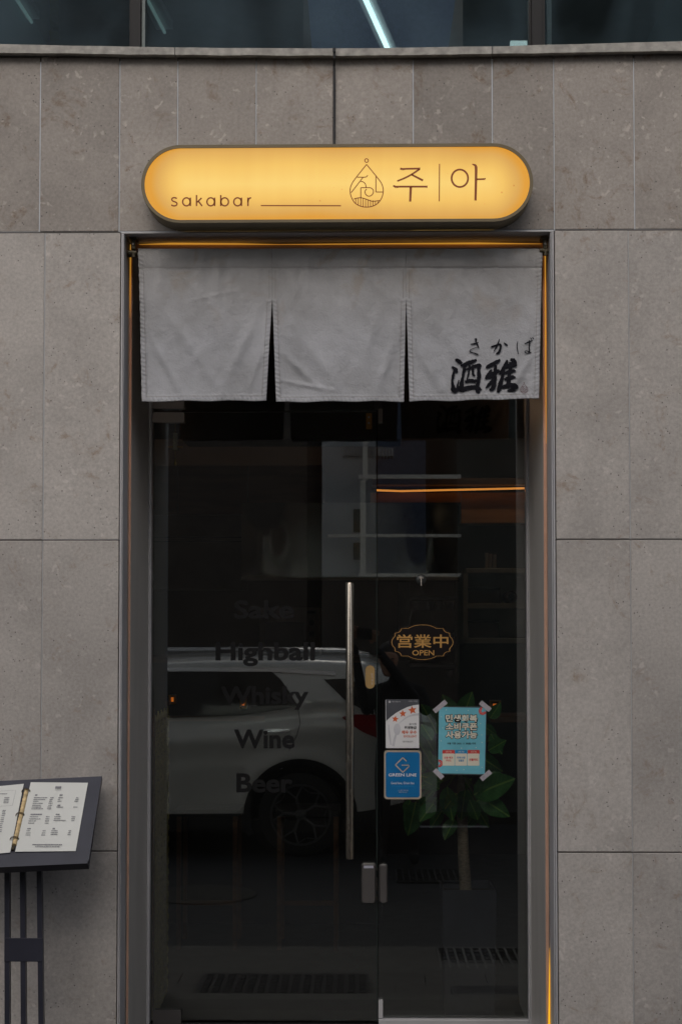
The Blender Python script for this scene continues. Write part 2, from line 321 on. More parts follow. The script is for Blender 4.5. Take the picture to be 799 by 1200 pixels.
# ------------------------------------------------------------ mesh helpers
class MB:
    def __init__(s): s.v = []; s.f = []
    def add(s, vs, fs):
        o = len(s.v); s.v += [Vector(p) for p in vs]; s.f += [tuple(i + o for i in f) for f in fs]; return s
    def box(s, x0, x1, y0, y1, z0, z1, ch=0):
        if ch <= 0:
            return s.add([(x, y, z) for z in (z0, z1) for y in (y0, y1) for x in (x0, x1)],
                         [(0, 2, 3, 1), (4, 5, 7, 6), (0, 1, 5, 4), (2, 6, 7, 3), (0, 4, 6, 2), (1, 3, 7, 5)])
        # front (-y) edges chamfered
        a = [(x0, y1, z0), (x1, y1, z0), (x1, y1, z1), (x0, y1, z1)]
        b = [(x0, y0 + ch, z0), (x1, y0 + ch, z0), (x1, y0 + ch, z1), (x0, y0 + ch, z1)]
        c = [(x0 + ch, y0, z0 + ch), (x1 - ch, y0, z0 + ch), (x1 - ch, y0, z1 - ch), (x0 + ch, y0, z1 - ch)]
        fs = [(3, 2, 1, 0), (8, 9, 10, 11)]
        for k in range(4):
            l = (k + 1) % 4; fs += [(k, l, l + 4, k + 4), (k + 4, l + 4, l + 8, k + 8)]
        return s.add(a + b + c, fs)
    def tube(s, pts, r, n=10, caps=True):
        pts = [Vector(p) for p in pts]; rs = r if isinstance(r, (list, tuple)) else [r] * len(pts)
        vs = []; up = None
        for i, p in enumerate(pts):
            d = (pts[min(i + 1, len(pts) - 1)] - pts[max(i - 1, 0)]).normalized()
            if up is None: up = Vector((0, 0, 1)) if abs(d.z) < .9 else Vector((0, 1, 0))
            a = d.cross(up).normalized(); b = a.cross(d).normalized(); up = b
            for k in range(n):
                t = 2 * math.pi * k / n; vs.append(p + (a * math.cos(t) + b * math.sin(t)) * rs[i])
        fs = []
        for i in range(len(pts) - 1):
            for k in range(n):
                l = (k + 1) % n; fs.append((i * n + k, i * n + l, (i + 1) * n + l, (i + 1) * n + k))
        if caps: fs += [tuple(range(n))[::-1], tuple((len(pts) - 1) * n + k for k in range(n))]
        return s.add(vs, fs)
    def prism(s, poly, y0, y1, back=True):
        """poly: list of (x,z); extruded from y0 (front) to y1"""
        n = len(poly)
        vs = [(x, y0, z) for x, z in poly] + [(x, y1, z) for x, z in poly]
        fs = [tuple(range(n)), tuple(range(2 * n - 1, n - 1, -1))]
        fs += [(k, k + n, (k + 1) % n + n, (k + 1) % n) for k in range(n)]
        return s.add(vs, fs)
    def ribbon(s, pts, ws, y=0.0, step=.006, rough=0.0, yf=None):
        """stroke in the x,z plane; pts (x,z), ws widths"""
        P = [Vector((p[0], p[1])) for p in pts]; W = ws if isinstance(ws, (list, tuple)) else [ws] * len(P)
        if len(P) > 2:
            Q = []; WW = []
            for i in range(len(P) - 1):
                p0 = P[max(i - 1, 0)]; p1 = P[i]; p2 = P[i + 1]; p3 = P[min(i + 2, len(P) - 1)]
                k = max(2, int((p2 - p1).length / step))
                for j in range(k):
                    t = j / k
                    Q.append(.5 * ((2 * p1) + (p2 - p0) * t + (2 * p0 - 5 * p1 + 4 * p2 - p3) * t * t + (3 * p1 - p0 - 3 * p2 + p3) * t ** 3))
                    WW.append(W[i] + (W[i + 1] - W[i]) * t)
            Q.append(P[-1]); WW.append(W[-1]); P, W = Q, WW
        vs = []
        for i, p in enumerate(P):
            d = P[min(i + 1, len(P) - 1)] - P[max(i - 1, 0)]
            if d.length < 1e-9: d = Vector((1, 0))
            d.normalize(); n = Vector((-d.y, d.x))
            a = W[i] / 2; e = rough * W[0 if len(W) == 1 else i]
            j1 = random.uniform(-e, e); j2 = random.uniform(-e, e)
            for sg, j in ((1, j1), (-1, j2)):
                q = p + n * sg * (a + j)
                vs.append((q.x, y + (yf(q.x, q.y) if yf else 0), q.y))
        return s.add(vs, [(2 * i, 2 * i + 1, 2 * i + 3, 2 * i + 2) for i in range(len(P) - 1)])
    def build(s, name, m, parent=None, smooth=False, loc=None, local=False):
        me = bpy.data.meshes.new(name)
        org = Vector(loc) if loc is not None else Vector((0, 0, 0))
        vs = s.v if (local or loc is None) else [v - org for v in s.v]
        me.from_pydata([tuple(v) for v in vs], [], s.f); me.materials.append(m)
        import bmesh
        bm = bmesh.new(); bm.from_mesh(me); bmesh.ops.recalc_face_normals(bm, faces=bm.faces); bm.to_mesh(me); bm.free()
        if smooth:
            me.polygons.foreach_set('use_smooth', [True] * len(me.polygons))
            if smooth != 'all': me.set_sharp_from_angle(angle=R(38))
        o = bpy.data.objects.new(name, me); col.objects.link(o); o.location = org
        if parent is not None:
            o.parent = parent; o.location = org - wloc(parent)
        return o
def wloc(o):
    v = Vector(o.location)
    return v + wloc(o.parent) if o.parent else v
def thing(name, label, cat, loc=(0, 0, 0), group=None):
    o = bpy.data.objects.new(name, None); col.objects.link(o); o.location = loc; o.empty_display_size = .1
    return tag(o, label, cat, group)
def tag(o, label=None, cat=None, group=None, kind=None):
    if label: o['label'] = label
    if cat: o['category'] = cat
    if group: o['group'] = group
    if kind: o['kind'] = kind
    return o
def struct(o): o['kind'] = 'structure'; return o
def stadium(cx, cz, hw, hh, n=20):
    r = hh; L = hw - r; P = []
    for k in range(n + 1):
        t = -math.pi / 2 + math.pi * k / n; P.append((cx + L + r * math.cos(t), cz + r * math.sin(t)))
    for k in range(n + 1):
        t = math.pi / 2 + math.pi * k / n; P.append((cx - L + r * math.cos(t), cz + r * math.sin(t)))
    return P
def rrect(x0, x1, z0, z1, r, n=5):
    P = []
    for cx, cz, a in ((x1 - r, z0 + r, -90), (x1 - r, z1 - r, 0), (x0 + r, z1 - r, 90), (x0 + r, z0 + r, 180)):
        for k in range(n + 1):
            t = R(a + 90 * k / n); P.append((cx + r * math.cos(t), cz + r * math.sin(t)))
    return P
def text_mb(body, box, Y, bold=0, mb=None):
    """lettering filling the photo-pixel box (x0, top, x1, bottom) on the plane y=Y"""
    c = bpy.data.curves.new('lettering', 'FONT'); c.body = body; c.offset = bold; c.resolution_u = 3
    c.space_line = .9
    o = bpy.data.objects.new('lettering', c); col.objects.link(o)
    me = bpy.data.meshes.new_from_object(o)
    vs = [v.co.copy() for v in me.vertices]; fs = [tuple(p.vertices) for p in me.polygons]
    bpy.data.objects.remove(o); bpy.data.meshes.remove(me); bpy.data.curves.remove(c)
    mb = mb or MB()
    if not vs: return mb
    x0 = min(v.x for v in vs); x1 = max(v.x for v in vs); y0 = min(v.y for v in vs); y1 = max(v.y for v in vs)
    a = at(box[0], box[3], Y); b = at(box[2], box[1], Y)
    return mb.add([(a.x + (v.x - x0) / (x1 - x0) * (b.x - a.x), Y, a.z + (v.y - y0) / max(1e-6, y1 - y0) * (b.z - a.z)) for v in vs], fs)
def pxpoly(pts, Y): return [(at(x, y, Y).x, at(x, y, Y).z) for x, y in pts]
def rectpx(mb, x0, y0, x1, y1, Yf, Yb, ch=0):
    a = at(x0, y1, Yf); b = at(x1, y0, Yf); return mb.box(a.x, b.x, Yf, Yb, a.z, b.z, ch)
# ============================================================ GROUND AND STREET
def sheet(name, x0, x1, y0, y1, za, zb, m, th=.3):
    """slab whose top slopes from za (at y1) to zb (at y0)"""
    mb = MB(); mb.add([(x0, y0, zb - th), (x1, y0, zb - th), (x1, y1, zb - th), (x0, y1, zb - th), (x0, y0, zb), (x1, y0, zb), (x1, y1, za), (x0, y1, za)],
                      [(3, 2, 1, 0), (4, 5, 6, 7), (0, 1, 5, 4), (1, 2, 6, 5), (2, 3, 7, 6), (3, 0, 4, 7)])
    return struct(mb.build(name, m))
RZ = -.33
gm = MB(); gm.add([(-150, -150, -.75), (150, -150, -.75), (150, 150, -.75), (-150, 150, -.75)], [(0, 1, 2, 3)]); struct(gm.build('ground', M['asphalt']))
sheet('road', -40, 40, -8.6, -2.4, RZ, RZ, M['asphalt'])
pav = sheet('pavement', -40, 40, -1.6, -.02, -.075, -.165, M['mat'], .2)
pav.data.materials[0] = simple('paver_bed', (.08, .075, .07), .95)
kerbs = sheet('kerb', -40, 40, -2.4, -1.6, -.165, -.20, M['granite'], .4)
sheet('far_pavement', -40, 40, -10.0, -8.6, RZ + .12, RZ + .12, M['granite'], .3)
# pavers (reflected in the door)
pm = MB(); pm.box(0, .296, 0, .296, 0, .012)
pv0 = None
for i in range(-7, 8):
    for j in range(5):
        y1 = -.03 - j * .3; z = -.075 - (.09 / 1.58) * (-y1 + .15)
        if pv0 is None:
            pv0 = pm.build('paver', M['paver'], pav); o = pv0
        else:
            o = pv0.copy(); col.objects.link(o); o.parent = pav
        o.location = (i * .3 + (.15 if j % 2 else 0), y1 - .298, z + random.uniform(0, .003) - .004)
mk = MB(); mk.box(-1.6, 1.2, -8.45, -8.36, RZ, RZ + .004)
struct(mk.build('road_marking', M['paint']))
# door mat, drain grates, manhole
def flatz(y): return -.075 - (.09 / 1.58) * (-y) + .012
def zface(px, py): p = at(px, py, 0); return p
mt = thing('door_mat', 'black ribbed rubber mat on the pavement before the glass door', 'door mat', (-.35, -.9, flatz(-.9)))
b = MB(); b.box(-.78, .02, -1.30, -.55, flatz(-.9), flatz(-.9) + .02); b.build('mat_base', M['mat'], mt)
b = MB()
for k in range(15):
    for j in range(11): b.box(-.75 + k * .052, -.72 + k * .052, -1.26 + j * .062, -1.22 + j * .062, flatz(-.9) + .02, flatz(-.9) + .028)
tag(b.build('rubber_studs', M['mat'], mt), kind='stuff')
b = MB(); b.box(.40, .80, -1.0, -.62, flatz(-.8), flatz(-.8) + .03); tag(b.build('floor_tray', M['mat']), 'small flat black mat right of the larger ribbed door mat', 'mat')
def grate(x0, x1, y0, y1, z, label, nx, ny):
    t = thing('drain_grate', label, 'drain grate', ((x0 + x1) / 2, (y0 + y1) / 2, z))
    b = MB(); b.box(x0, x1, y0, y1, z, z + .004); b.build('drain_well', M['black'], t)
    b = MB()
    for k in range(nx + 1): x = x0 + (x1 - x0) * k / nx; b.box(x - .006, x + .006, y0, y1, z + .004, z + .018)
    for k in range(ny + 1): y = y0 + (y1 - y0) * k / ny; b.box(x0, x1, y - .006, y + .006, z + .006, z + .016)
    b.build('grille', M['pale_iron'], t)
grate(.40, .86, -2.25, -1.75, -.19, 'galvanised drain grate let into the pale kerb strip', 10, 6)
grate(.25, .75, -5.75, -5.2, RZ + .002, 'dark drain grate in the road beside the parked car', 10, 5)
b = MB(); b.add([(-1.15 + .38 * math.cos(t / 36 * 2 * math.pi), -4.7 + .38 * math.sin(t / 36 * 2 * math.pi), RZ + z) for z in (0, .008) for t in range(36)],
                [tuple(range(36, 72))] + [(k, (k + 1) % 36, (k + 1) % 36 + 36, k + 36) for k in range(36)])
tag(b.build('manhole_cover', M['iron']), 'round iron manhole cover in the asphalt between shop and car', 'manhole cover')

# ============================================================ SHOP BUILDING
SY = -.60                                   # face of the stone
bld = thing('shop_building', 'limestone-clad shop front with a recessed glass door and a tinted window band above', 'building', (0, 0, -.1))
xs_top = [-190, -97, 47, 140, 208, 300, 391, 484, 577, 649, 743, 836, 930, 1023]
xs_top = [-280, -187, -46, 47, 140, 208, 300, 391, 484, 577, 649, 743, 836, 930, 1023]
G = .0019
def panel(x0, x1, z0, z1, m, g=G):
    b = MB(); dy = random.uniform(-.0012, .0012)
    b.box(x0 + g, x1 - g, SY + dy, SY + .028, z0 + g, z1 - g, .0018); return b.build('stone_panel', m, bld)
z271 = at(399, 270.3, SY).z; z62 = at(399, 60, SY).z - .08
z633 = at(399, 632.5, SY).z; z998 = at(399, 998.5, SY).z
for i in range(len(xs_top) - 1):
    panel(at(xs_top[i], 170, SY).x, at(xs_top[i + 1], 170, SY).x, z271 + .0005, z62 + .07, M['stone_up'])
XL = at(140.5, 634, SY).x; XR = at(650.5, 634, SY).x
lc = [at(x, 634, SY).x for x in (-230, -137, -44, 50)] + [XL - .002]
rc = [XR + .002] + [at(x, 634, SY).x for x in (738.5, 830, 923, 1016)]
for cols in (lc, rc):
    for i in range(len(cols) - 1):
        for z0, z1 in ((z633, z271), (z998, z633), (z998 - 1.11, z998)):
            panel(cols[i], cols[i + 1], max(z0, -.10), z1 - .001, M['stone_lo'])
b = MB(); xa = lc[0]; xb = rc[-1]
b.box(xa, xb, SY + .0016, SY + .02, z271 - .001, z62 + .05); b.build('mortar_backing', M['grout'], bld)
b = MB(); b.box(xa, XL - .006, SY + .0018, SY + .02, -.1, z271 - .002); b.build('mortar_backing', M['grout_lo'], bld)
b = MB(); b.box(XR + .006, xb, SY + .0018, SY + .02, -.1, z271 - .002); b.build('mortar_backing', M['grout_lo'], bld)
# dark joints between courses
for z in (z271, z633, z998):
    for a_, c_ in ((xa, XL - .006), (XR + .006, xb)): b = MB(); b.box(a_, c_, SY + .0010, SY + .01, z - .0030, z + .0014); b.build('dark_joint', M['grout_dark'], bld)
# structural wall behind
b = MB(); b.box(xa, XL - .01, SY + .0205, 0.3, -.1, z271); b.box(XR + .01, xb, SY + .0205, .3, -.1, z271); b.box(xa, xb, SY + .0205, .3, z271 + .06, z62 + .05)
b.build('masonry_core', M['wall_in'], bld)
# sill ledge: three stone lengths meeting at slightly different heights
LP = [(-280, 47, 59), (205, 55, 63.6), (400, 56.2, 64.6), (577, 53.6, 62.4), (1023, 45, 57)]
LP = [(-280, 45.5, 58.5), (0, 51, 61), (205, 55, 63.6), (400, 56.2, 64.6), (577, 53.6, 62.4), (799, 47.6, 58.8), (1023, 41, 55)]
LY = SY - .035
for seg in ((0, 1, 2), (2, 3, 4), (4, 5, 6)):
    b = MB()
    for a, c in zip(seg[:-1], seg[1:]):
        p0 = at(LP[a][0], LP[a][1], LY); p1 = at(LP[c][0], LP[c][1], LY); q0 = at(LP[a][0], LP[a][2], LY); q1 = at(LP[c][0], LP[c][2], LY)
        g0 = .0015 if a == seg[0] else 0; g1 = .0015 if c == seg[-1] else 0
        X0 = p0.x + g0; X1 = p1.x - g1; n = 24
        for k in range(n):
            t0 = k / n; t1 = (k + 1) / n
            x0 = X0 + (X1 - X0) * t0; x1 = X0 + (X1 - X0) * t1
            jz = lambda x: noise.noise(Vector((x * 9, 3.1, 0))) * .0022 + noise.noise(Vector((x * 40, 1.1, 0))) * .0008
            jt = lambda x: noise.noise(Vector((x * 7, 8.1, 0))) * .0012
            zt0 = p0.z + (p1.z - p0.z) * t0 + jt(x0); zt1 = p0.z + (p1.z - p0.z) * t1 + jt(x1)
            zb0 = q0.z + (q1.z - q0.z) * t0 + jz(x0); zb1 = q0.z + (q1.z - q0.z) * t1 + jz(x1)
            b.add([(x0, LY, zb0), (x1, LY, zb1), (x1, LY, zt1), (x0, LY, zt0), (x0, LY + .16, zb0 + .012), (x1, LY + .16, zb1 + .012), (x1, LY + .16, zt1 + .003), (x0, LY + .16, zt0 + .003)],
                  [(0, 1, 2, 3), (0, 4, 5, 1), (3, 2, 6, 7)] + ([(0, 3, 7, 4)] if k == 0 else []) + ([(1, 5, 6, 2)] if k == n - 1 else []))
    b.build('window_ledge', M['ledge'], bld)
# upper windows
UY = SY + .05; zt = at(400, -60, UY).z + .9; zs = at(399, 60, UY).z
mull = [(-330, -318), (155, 166), (622, 634), (1098, 1110)]

for k in range(3):
    x0 = at(mull[k][1], 30, UY).x; x1 = at(mull[k + 1][0], 30, UY).x
    f = MB(); f.box(x0, x0 + .012, UY - .012, UY + .05, zs, zt); f.box(x1 - .008, x1, UY - .012, UY + .05, zs, zt); f.box(x0, x1, UY - .012, UY + .05, zs - .02, zs + .006)
    fr = f.build('upper_window', M['alu_dark'], bld)
    g = MB(); g.box(x0 + .012, x1 - .008, UY + .006, UY + .014, zs + .006, zt); g.build('pane', M['glass_up'], fr)
for k in range(1, 3):
    b = MB(); b.box(at(mull[k][0], 30, UY).x + .001, at(mull[k][1], 30, UY).x - .001, UY - .022, UY + .06, zs, zt); b.build('mullion', M['alu_dark'], bld)
b = MB(); b.box(at(mull[1][1] + 1, 30, UY).x, at(mull[1][1] + 4.5, 30, UY).x, UY - .0125, UY, zs + .006, zt); b.build('sealant_strip', simple('grey_sealant', (.16, .19, .19), .6), bld)
b = MB(); b.box(at(641.5, 30, UY).x, at(647, 30, UY).x, UY + .02, UY + .04, zs + .03, zt); b.build('blind_rail', M['alu'], bld)
# upper room
b = MB(); RH = zt - .05
b.box(xa, xb, UY + .06, 6, zs - .06, zs - .02); struct(b.build('upper_floor', M['wall_in']))
b = MB(); b.box(xa, xb, UY + .06, 6, 5.3, 5.36); struct(b.build('upper_ceiling', simple('dark_ceiling_tile', (.16, .18, .18), .9)))
b = MB(); b.box(xa, xb, 6, 6.1, zs - .05, 5.36); struct(b.build('upper_back_wall', M['upwall']))
b = MB(); b.box(xa - .1, xa - .002, UY + .06, 6.1, zs - .05, 5.36); b.box(xb + .002, xb + .1, UY + .06, 6.1, zs - .05, 5.36); struct(b.build('upper_side_wall', M['upwall']))
b = MB(); b.box(xa, xb, UY + .02, .3, zt, zt + 5.5); b.build('upper_storeys', M['stone_lo'], bld)
def tube_light(a, c, lab, mt='tube', r_=.016):
    t = thing('fluorescent_light', lab, 'ceiling light', (a + c) / 2, group=None)
    u = (c - a).normalized(); sd_ = u.cross(Vector((0, 0, 1))) * .05
    h = MB(); h.add([a + sd_ + Vector((0, 0, .05)), a - sd_ + Vector((0, 0, .05)), c - sd_ + Vector((0, 0, .05)), c + sd_ + Vector((0, 0, .05)),
                     a + sd_, a - sd_, c - sd_, c + sd_], [(0, 1, 2, 3), (4, 7, 6, 5), (0, 4, 5, 1), (1, 5, 6, 2), (2, 6, 7, 3), (3, 7, 4, 0)])
    h.build('light_housing', M['alu'], t)
    tb = MB(); tb.tube([a - Vector((0, 0, .018)), c - Vector((0, 0, .018))], r_, 8); tb.build('tube', M[mt], t, smooth=True)
ZC = 5.22
tube_light(atz(458, 62, ZC), atz(425, -12, ZC), 'bright white ceiling tube running diagonally up from the ledge, right of the black cable')
tube_light(atz(37, 22, ZC), atz(10, -20, ZC), 'short ceiling tube glimpsed in the top left corner behind the window', 'tubedim', .010)
tube_light(atz(193, 34, ZC), atz(168, -14, ZC), 'ceiling tube just right of the left window mullion', 'tubedim', .010)
p = at(598, 47, 1.2); q = at(621, 56, 1.2)
b = MB(); b.box(p.x, q.x, 1.2, 1.23, q.z, p.z); tag(b.build('lit_panel', emis('lit_white_panel', (.8, .95, .9), 1.3)), 'small glowing white panel above the ledge beside the right mullion', 'light panel')
p = at(59, -30, 1.0); q = at(69, 45, 1.0)
n = 10; b = MB(); b.add([(p.x + (q.x - p.x) * (k % 2), 1.0 + .02 * math.sin(k * 1.3), p.z + (q.z - p.z) * (k // 2) / n) for k in range(2 * n + 2)], [(2 * k, 2 * k + 1, 2 * k + 3, 2 * k + 2) for k in range(n)])
tag(b.build('hanging_banner', M['curt']), 'narrow olive banner hanging behind the upper left window', 'banner')
# ---- doorway surround
JB = -.1
TY = SY + .13                                # plane of the LED groove
def P(px, py, Y): return at(px, py, Y)
lx0 = XL; lx1 = P(143.6, 634, SY).x; rx1 = XR; rx0 = P(646.4, 634, SY).x
ztop = P(399, 272.5, SY).z; zt1 = ztop
def lip(side):
    b = MB(); f = SY - .004
    if side < 0: b.box(lx0 - .0, lx1 - .009, f + .002, TY, JB, ztop - .0, .0); b.box(lx1 - .009, lx1, f, TY + .0, JB, zt1 + .008, .001)
    else: b.box(rx0 + .009, rx1, f + .002, TY, JB, ztop, .0); b.box(rx0, rx0 + .009, f, TY, JB, zt1 + .008, .001)
    return b
# jamb casing with a stepped profile
def profile_jamb(s):
    x_out, x_in = (lx0, lx1) if s < 0 else (rx1, rx0)
    d = 1 if s < 0 else -1
    b = MB()
    def bx(a, c, y0, y1, ch=0): b.box(min(a, c), max(a, c), y0, y1, JB, ztop, ch)
    bx(x_out, x_out + d * .006, SY - .003, SY + .10, .001)
    bx(x_out + d * .006, x_out + d * .0085, SY + .006, SY + .10)
    bx(x_out + d * .0085, x_in, SY - .006, TY - .022, .0015)
    bx(x_out + d * .0005, x_in - d * .0125, SY + .1001, TY)
    return b
profile_jamb(-1).build('door_casing', M['alu'], bld); profile_jamb(1).build('door_casing', M['alu'], bld)
b = MB(); b.box(lx0, rx1, SY - .003, SY + .05, ztop + .0005, z271 - .001 if z271 > ztop + .002 else ztop + .006)
b.box(lx1 + .0002, rx0 - .0002, SY + .051, TY, ztop + .0005, ztop + .006); b.build('head_casing', M['alu'], bld)
# groove: copper strip right round, its back plane a little behind the casing
gx1 = P(153.0, 634, TY + .004).x
hx0 = P(637.2, 634, TY + .004).x
zg1 = P(399, 279, TY).z; zg0 = P(399, 290.5, TY).z
b = MB(); b.box(lx1, gx1, TY + .004, TY + .012, JB, ztop - .001); b.build('copper_strip', M['copper'], bld)
b = MB(); b.box(hx0, rx0, TY + .004, TY + .012, JB, ztop - .001); b.build('copper_strip', M['copper'], bld)
b = MB(); b.box(gx1, hx0, TY + .0035, TY + .012, zg0, ztop - .001); b.build('copper_strip', M['copper'], bld)
# reveal sheets
ry = -.035
Lx = P(172.5, 800, ry).x; Rx = P(620.5, 800, ry).x
def reveal(xf, xb_, s):
    b = MB(); d = -.02 * s if s < 0 else -.02
    o_ = -.02 if s < 0 else .02
    yf = TY + .0125; yb = .06
    vs = [(xf, yf, JB), (xb_, yb, JB), (xb_ + o_, yb, JB), (xf + o_, yf, JB)]
    vs += [(x, y, 3.1) for x, y, z in vs]
    b.add(vs, [(0, 1, 2, 3), (7, 6, 5, 4), (0, 4, 5, 1), (1, 5, 6, 2), (2, 6, 7, 3), (3, 7, 4, 0)]); return b
reveal(gx1 + .0005, Lx, -1).build('reveal_panel', M['reveal'], bld); reveal(hx0 - .0005, Rx, 1).build('reveal_panel', M['reveal'], bld)
b = MB(); b.box(gx1 - .05, hx0 + .05, TY + .013, .3, zg0 - .004 + .02, zg0 + .10); b.build('reveal_soffit', M['reveal'], bld)
b = MB(); b.box(lx0, rx1, SY + .0, .5, -.12, -.02); b.build('doorstep', M['granite'], bld)
# ---- LED flex in the groove, swelling into view where it has slipped forward
led = thing('led_strip', 'thin orange LED flex glowing in the groove round the doorway', 'light strip', (0, TY, 2.8))
def ledbar(pts, ws, name='led_tube'):
    b = MB()
    b.tube(pts, ws, 6); return b.build(name, M['ledo'], led, smooth=True)
yl = TY - .004
zt_ = P(399, 284.5, yl).z
ledbar([(P(x, 284, yl).x, yl, P(x, y, yl).z) for x, y in ((163, 286.0), (200, 285.3), (280, 285.5), (330, 286.2))], [.0006, .0032, .0026, .0007])
ledbar([(P(x, 284, yl).x, yl, P(x, y, yl).z) for x, y in ((318, 286.2), (380, 285.8), (460, 285.2), (560, 284.8), (634, 285.4))], [.0006, .0016, .0022, .0034, .0008])
ledbar([(lx1 + .0022, TY - .003, P(150, y, yl).z) for y in (286, 300, 330, 352, 372)], [.0012, .0022, .0016, .0011, .0004])
ledbar([(rx0 - .0022, TY - .003, P(640, y, yl).z) for y in (283, 292, 340, 390, 470, 520)], [.0024, .0022, .0020, .0024, .0014, .0005])
b = MB(); b.tube([(rx0 - d_, TY - .020, P(640, y, yl).z) for d_, y in ((.0010, 1110), (.0022, 1140), (.0034, 1175), (.0048, 1210), (.005, 1260))], [.0004, .0018, .0028, .0038, .004], 6); b.build('led_tube', M['ledy'], led, smooth=True)
def side_led():
    m, t, b = nodes('fading_orange_led')
    tc = N(t, 'ShaderNodeTexCoord'); sx = N(t, 'ShaderNodeSeparateXYZ'); t.links.new(tc.outputs['Object'], sx.inputs[0])
    mr = N(t, 'ShaderNodeMapRange'); mr.inputs[1].default_value = 1.5; mr.inputs[2].default_value = 2.9; mr.inputs[4].default_value = 1.0
    t.links.new(sx.outputs[2], mr.inputs[0]); t.links.new(mr.outputs[0], b.inputs['Emission Strength']); b.inputs['Emission Color'].default_value = (1, .36, .04, 1); return m
b = MB(); b.tube([(lx1 - .0085, TY - .011, z) for z in (1.0, 2.86)], .003, 6); b.build('side_led_run', side_led(), led)
b = MB(); b.tube([(rx0 + .0085, TY - .011, z) for z in (1.15, 2.86)], .003, 6); b.build('side_led_run', b and bpy.data.materials['fading_orange_led'], led)
# ---- glass door, side light, frame
x443 = P(442.5, 800, 0).x
GX0 = P(178, 800, 0).x; GX1 = P(616.5, 800, 0).x
ztd = P(399, 481.5, 0).z; zbd = P(399, 1193, 0).z

b = MB(); fz = 2.95
b.box(Lx + .001, GX0, -.034, .03, JB, fz, .002); b.build('door_frame', M['alu'], bld)
b = MB(); b.box(GX1, GX1 + .006, -.036, .03, JB, fz, .0015); b.box(GX1 + .009, Rx - .001, -.034, .03, JB, fz, .002); b.box(GX1 + .006, GX1 + .009, -.02, .03, JB, fz); b.build('door_frame', M['alu'], bld)
b = MB(); b.box(x443 + .002, GX1, -.03, .02, JB, zbd, .002); b.build('threshold', M['alu'], bld)
b = MB(); b.box(GX0, x443 + .002, -.02, .02, JB, zbd - .022, .002); b.build('threshold', M['alu_dark'], bld)
door = MB(); door.box(GX0 + .004, x443 - .0045, -.006, .006, zbd - .012, ztd - .002)
door = door.build('glass_door', M['glass'], bld)
side = MB(); side.box(x443 + .0005, GX1 - .001, -.006, .006, zbd + .001, fz); side = side.build('side_light', M['glass'], bld)
tr = MB(); tr.box(GX0 + .002, x443 - .001, -.006, .006, ztd + .003, fz); tr = tr.build('transom_pane', M['glass'], bld)
e = MB(); e.box(x443 - .0045, x443 - .0030, -.0065, .0065, zbd - .012, ztd - .002); e.build('polished_edge', simple('green_glass_edge', (.05, .07, .065), .3), door)
e = MB(); e.box(GX0 + .004, x443 - .0045, -.0068, .0068, ztd - .0035, ztd - .002); e.build('polished_edge', simple('grey_glass_edge', (.11, .10, .09), .3), door)
# pull handle
hp = MB(); hx = P(409.7, 800, -.07).x; ha = P(410, 683, -.07).z; hb = P(410, 1007, -.07).z
hp.tube([(hx, -.07, hb), (hx, -.07, hb + .002), (hx, -.07, ha - .004), (hx, -.07, ha)], [.0145, .0155, .0155, .0135], 20)
h = hp.build('pull_handle', M['steel'], door, smooth=True)
for z in (ha - .16, hb + .16):
    s_ = MB(); s_.tube([(hx, -.056, z), (hx, -.006, z)], .009, 10); s_.build('standoff', M['steel'], door, smooth=True)
s_ = MB(); s_.tube([(hx, .0065, ha - .16), (hx, .05, ha - .16)], .009, 8); s_.tube([(hx, .05, hb), (hx, .05, ha)], .015, 12); s_.build('inner_handle', M['alu_dark'], door, smooth=True)
# patch fittings
def patch(x0, y0, x1, y1, m=M['patch'], par=door, r=.006, Y=-.02):
    a = at(x0, y1, Y); c = at(x1, y0, Y); b = MB(); b.prism(rrect(a.x, c.x, a.z, c.z, min(r, (c.x - a.x) / 2.2, (c.z - a.z) / 2.2)), Y, .02); return b.build('patch_fitting', m, par)
patch(178.8, 483, 216, 494.8); patch(179, 1185, 212, 1215, M['lockgrey'])
patch(178.8, 466, 216, 478.6, par=tr); patch(439, 466, 447, 478, par=tr, r=.001, m=M['lockgrey'])
patch(443.2, 479, 448.2, 494.8, par=side, r=.001); patch(443.4, 1173, 448.5, 1194, par=side, r=.001, m=M['alu'])
# lock housings
def lock(x0, y0, x1, y1, Y, r, par, name):
    a = at(x0, y1, Y); c = at(x1, y0, Y); b = MB(); P1 = rrect(a.x, c.x, a.z, c.z, r); P2 = rrect(a.x + .005, c.x - .005, a.z + .005, c.z - .005, r * .8)
    n = len(P1); b.add([(x, -.006, z) for x, z in P1] + [(x, Y + .008, z) for x, z in P1] + [(x, Y, z) for x, z in P2],
          [tuple(range(2 * n, 3 * n))] + [(k, (k + 1) % n, (k + 1) % n + n, k + n) for k in range(n)] + [(k + n, (k + 1) % n + n, (k + 1) % n + 2 * n, k + 2 * n) for k in range(n)])
    return b.build(name, M['lockgrey'], par, smooth=True)
lock(423.3, 1013, 440.3, 1060, -.035, .010, door, 'lock_box'); lock(444.2, 1014, 454, 1060, -.035, .012, side, 'lock_keeper')
b = MB(); rectpx(b, 426, 1015, 437.5, 1018, -.0362, -.034); b.build('lock_badge', simple('pale_lilac_badge', (.42, .42, .50), .3), door)
for y0_, y1_ in ((1029, 1043.5), (1018, 1020.6), (1052, 1055)): b = MB(); rectpx(b, 440.8, y0_, 442.2, y1_, -.012, .004); b.build('lock_bolt', M['steel'], door)
# window lettering
for s, bx in (('Sake', (274, 703.5, 345, 725.5)), ('Highball', (252.5, 752.5, 369, 781)), ('Whisky', (258.5, 804.5, 361.5, 832)), ('Wine', (274, 855.3, 345, 877.6)), ('Beer', (277, 906.8, 343, 929.3))):
    text_mb(s, bx, -.0075, .028).build('lettering', M['black'], door)
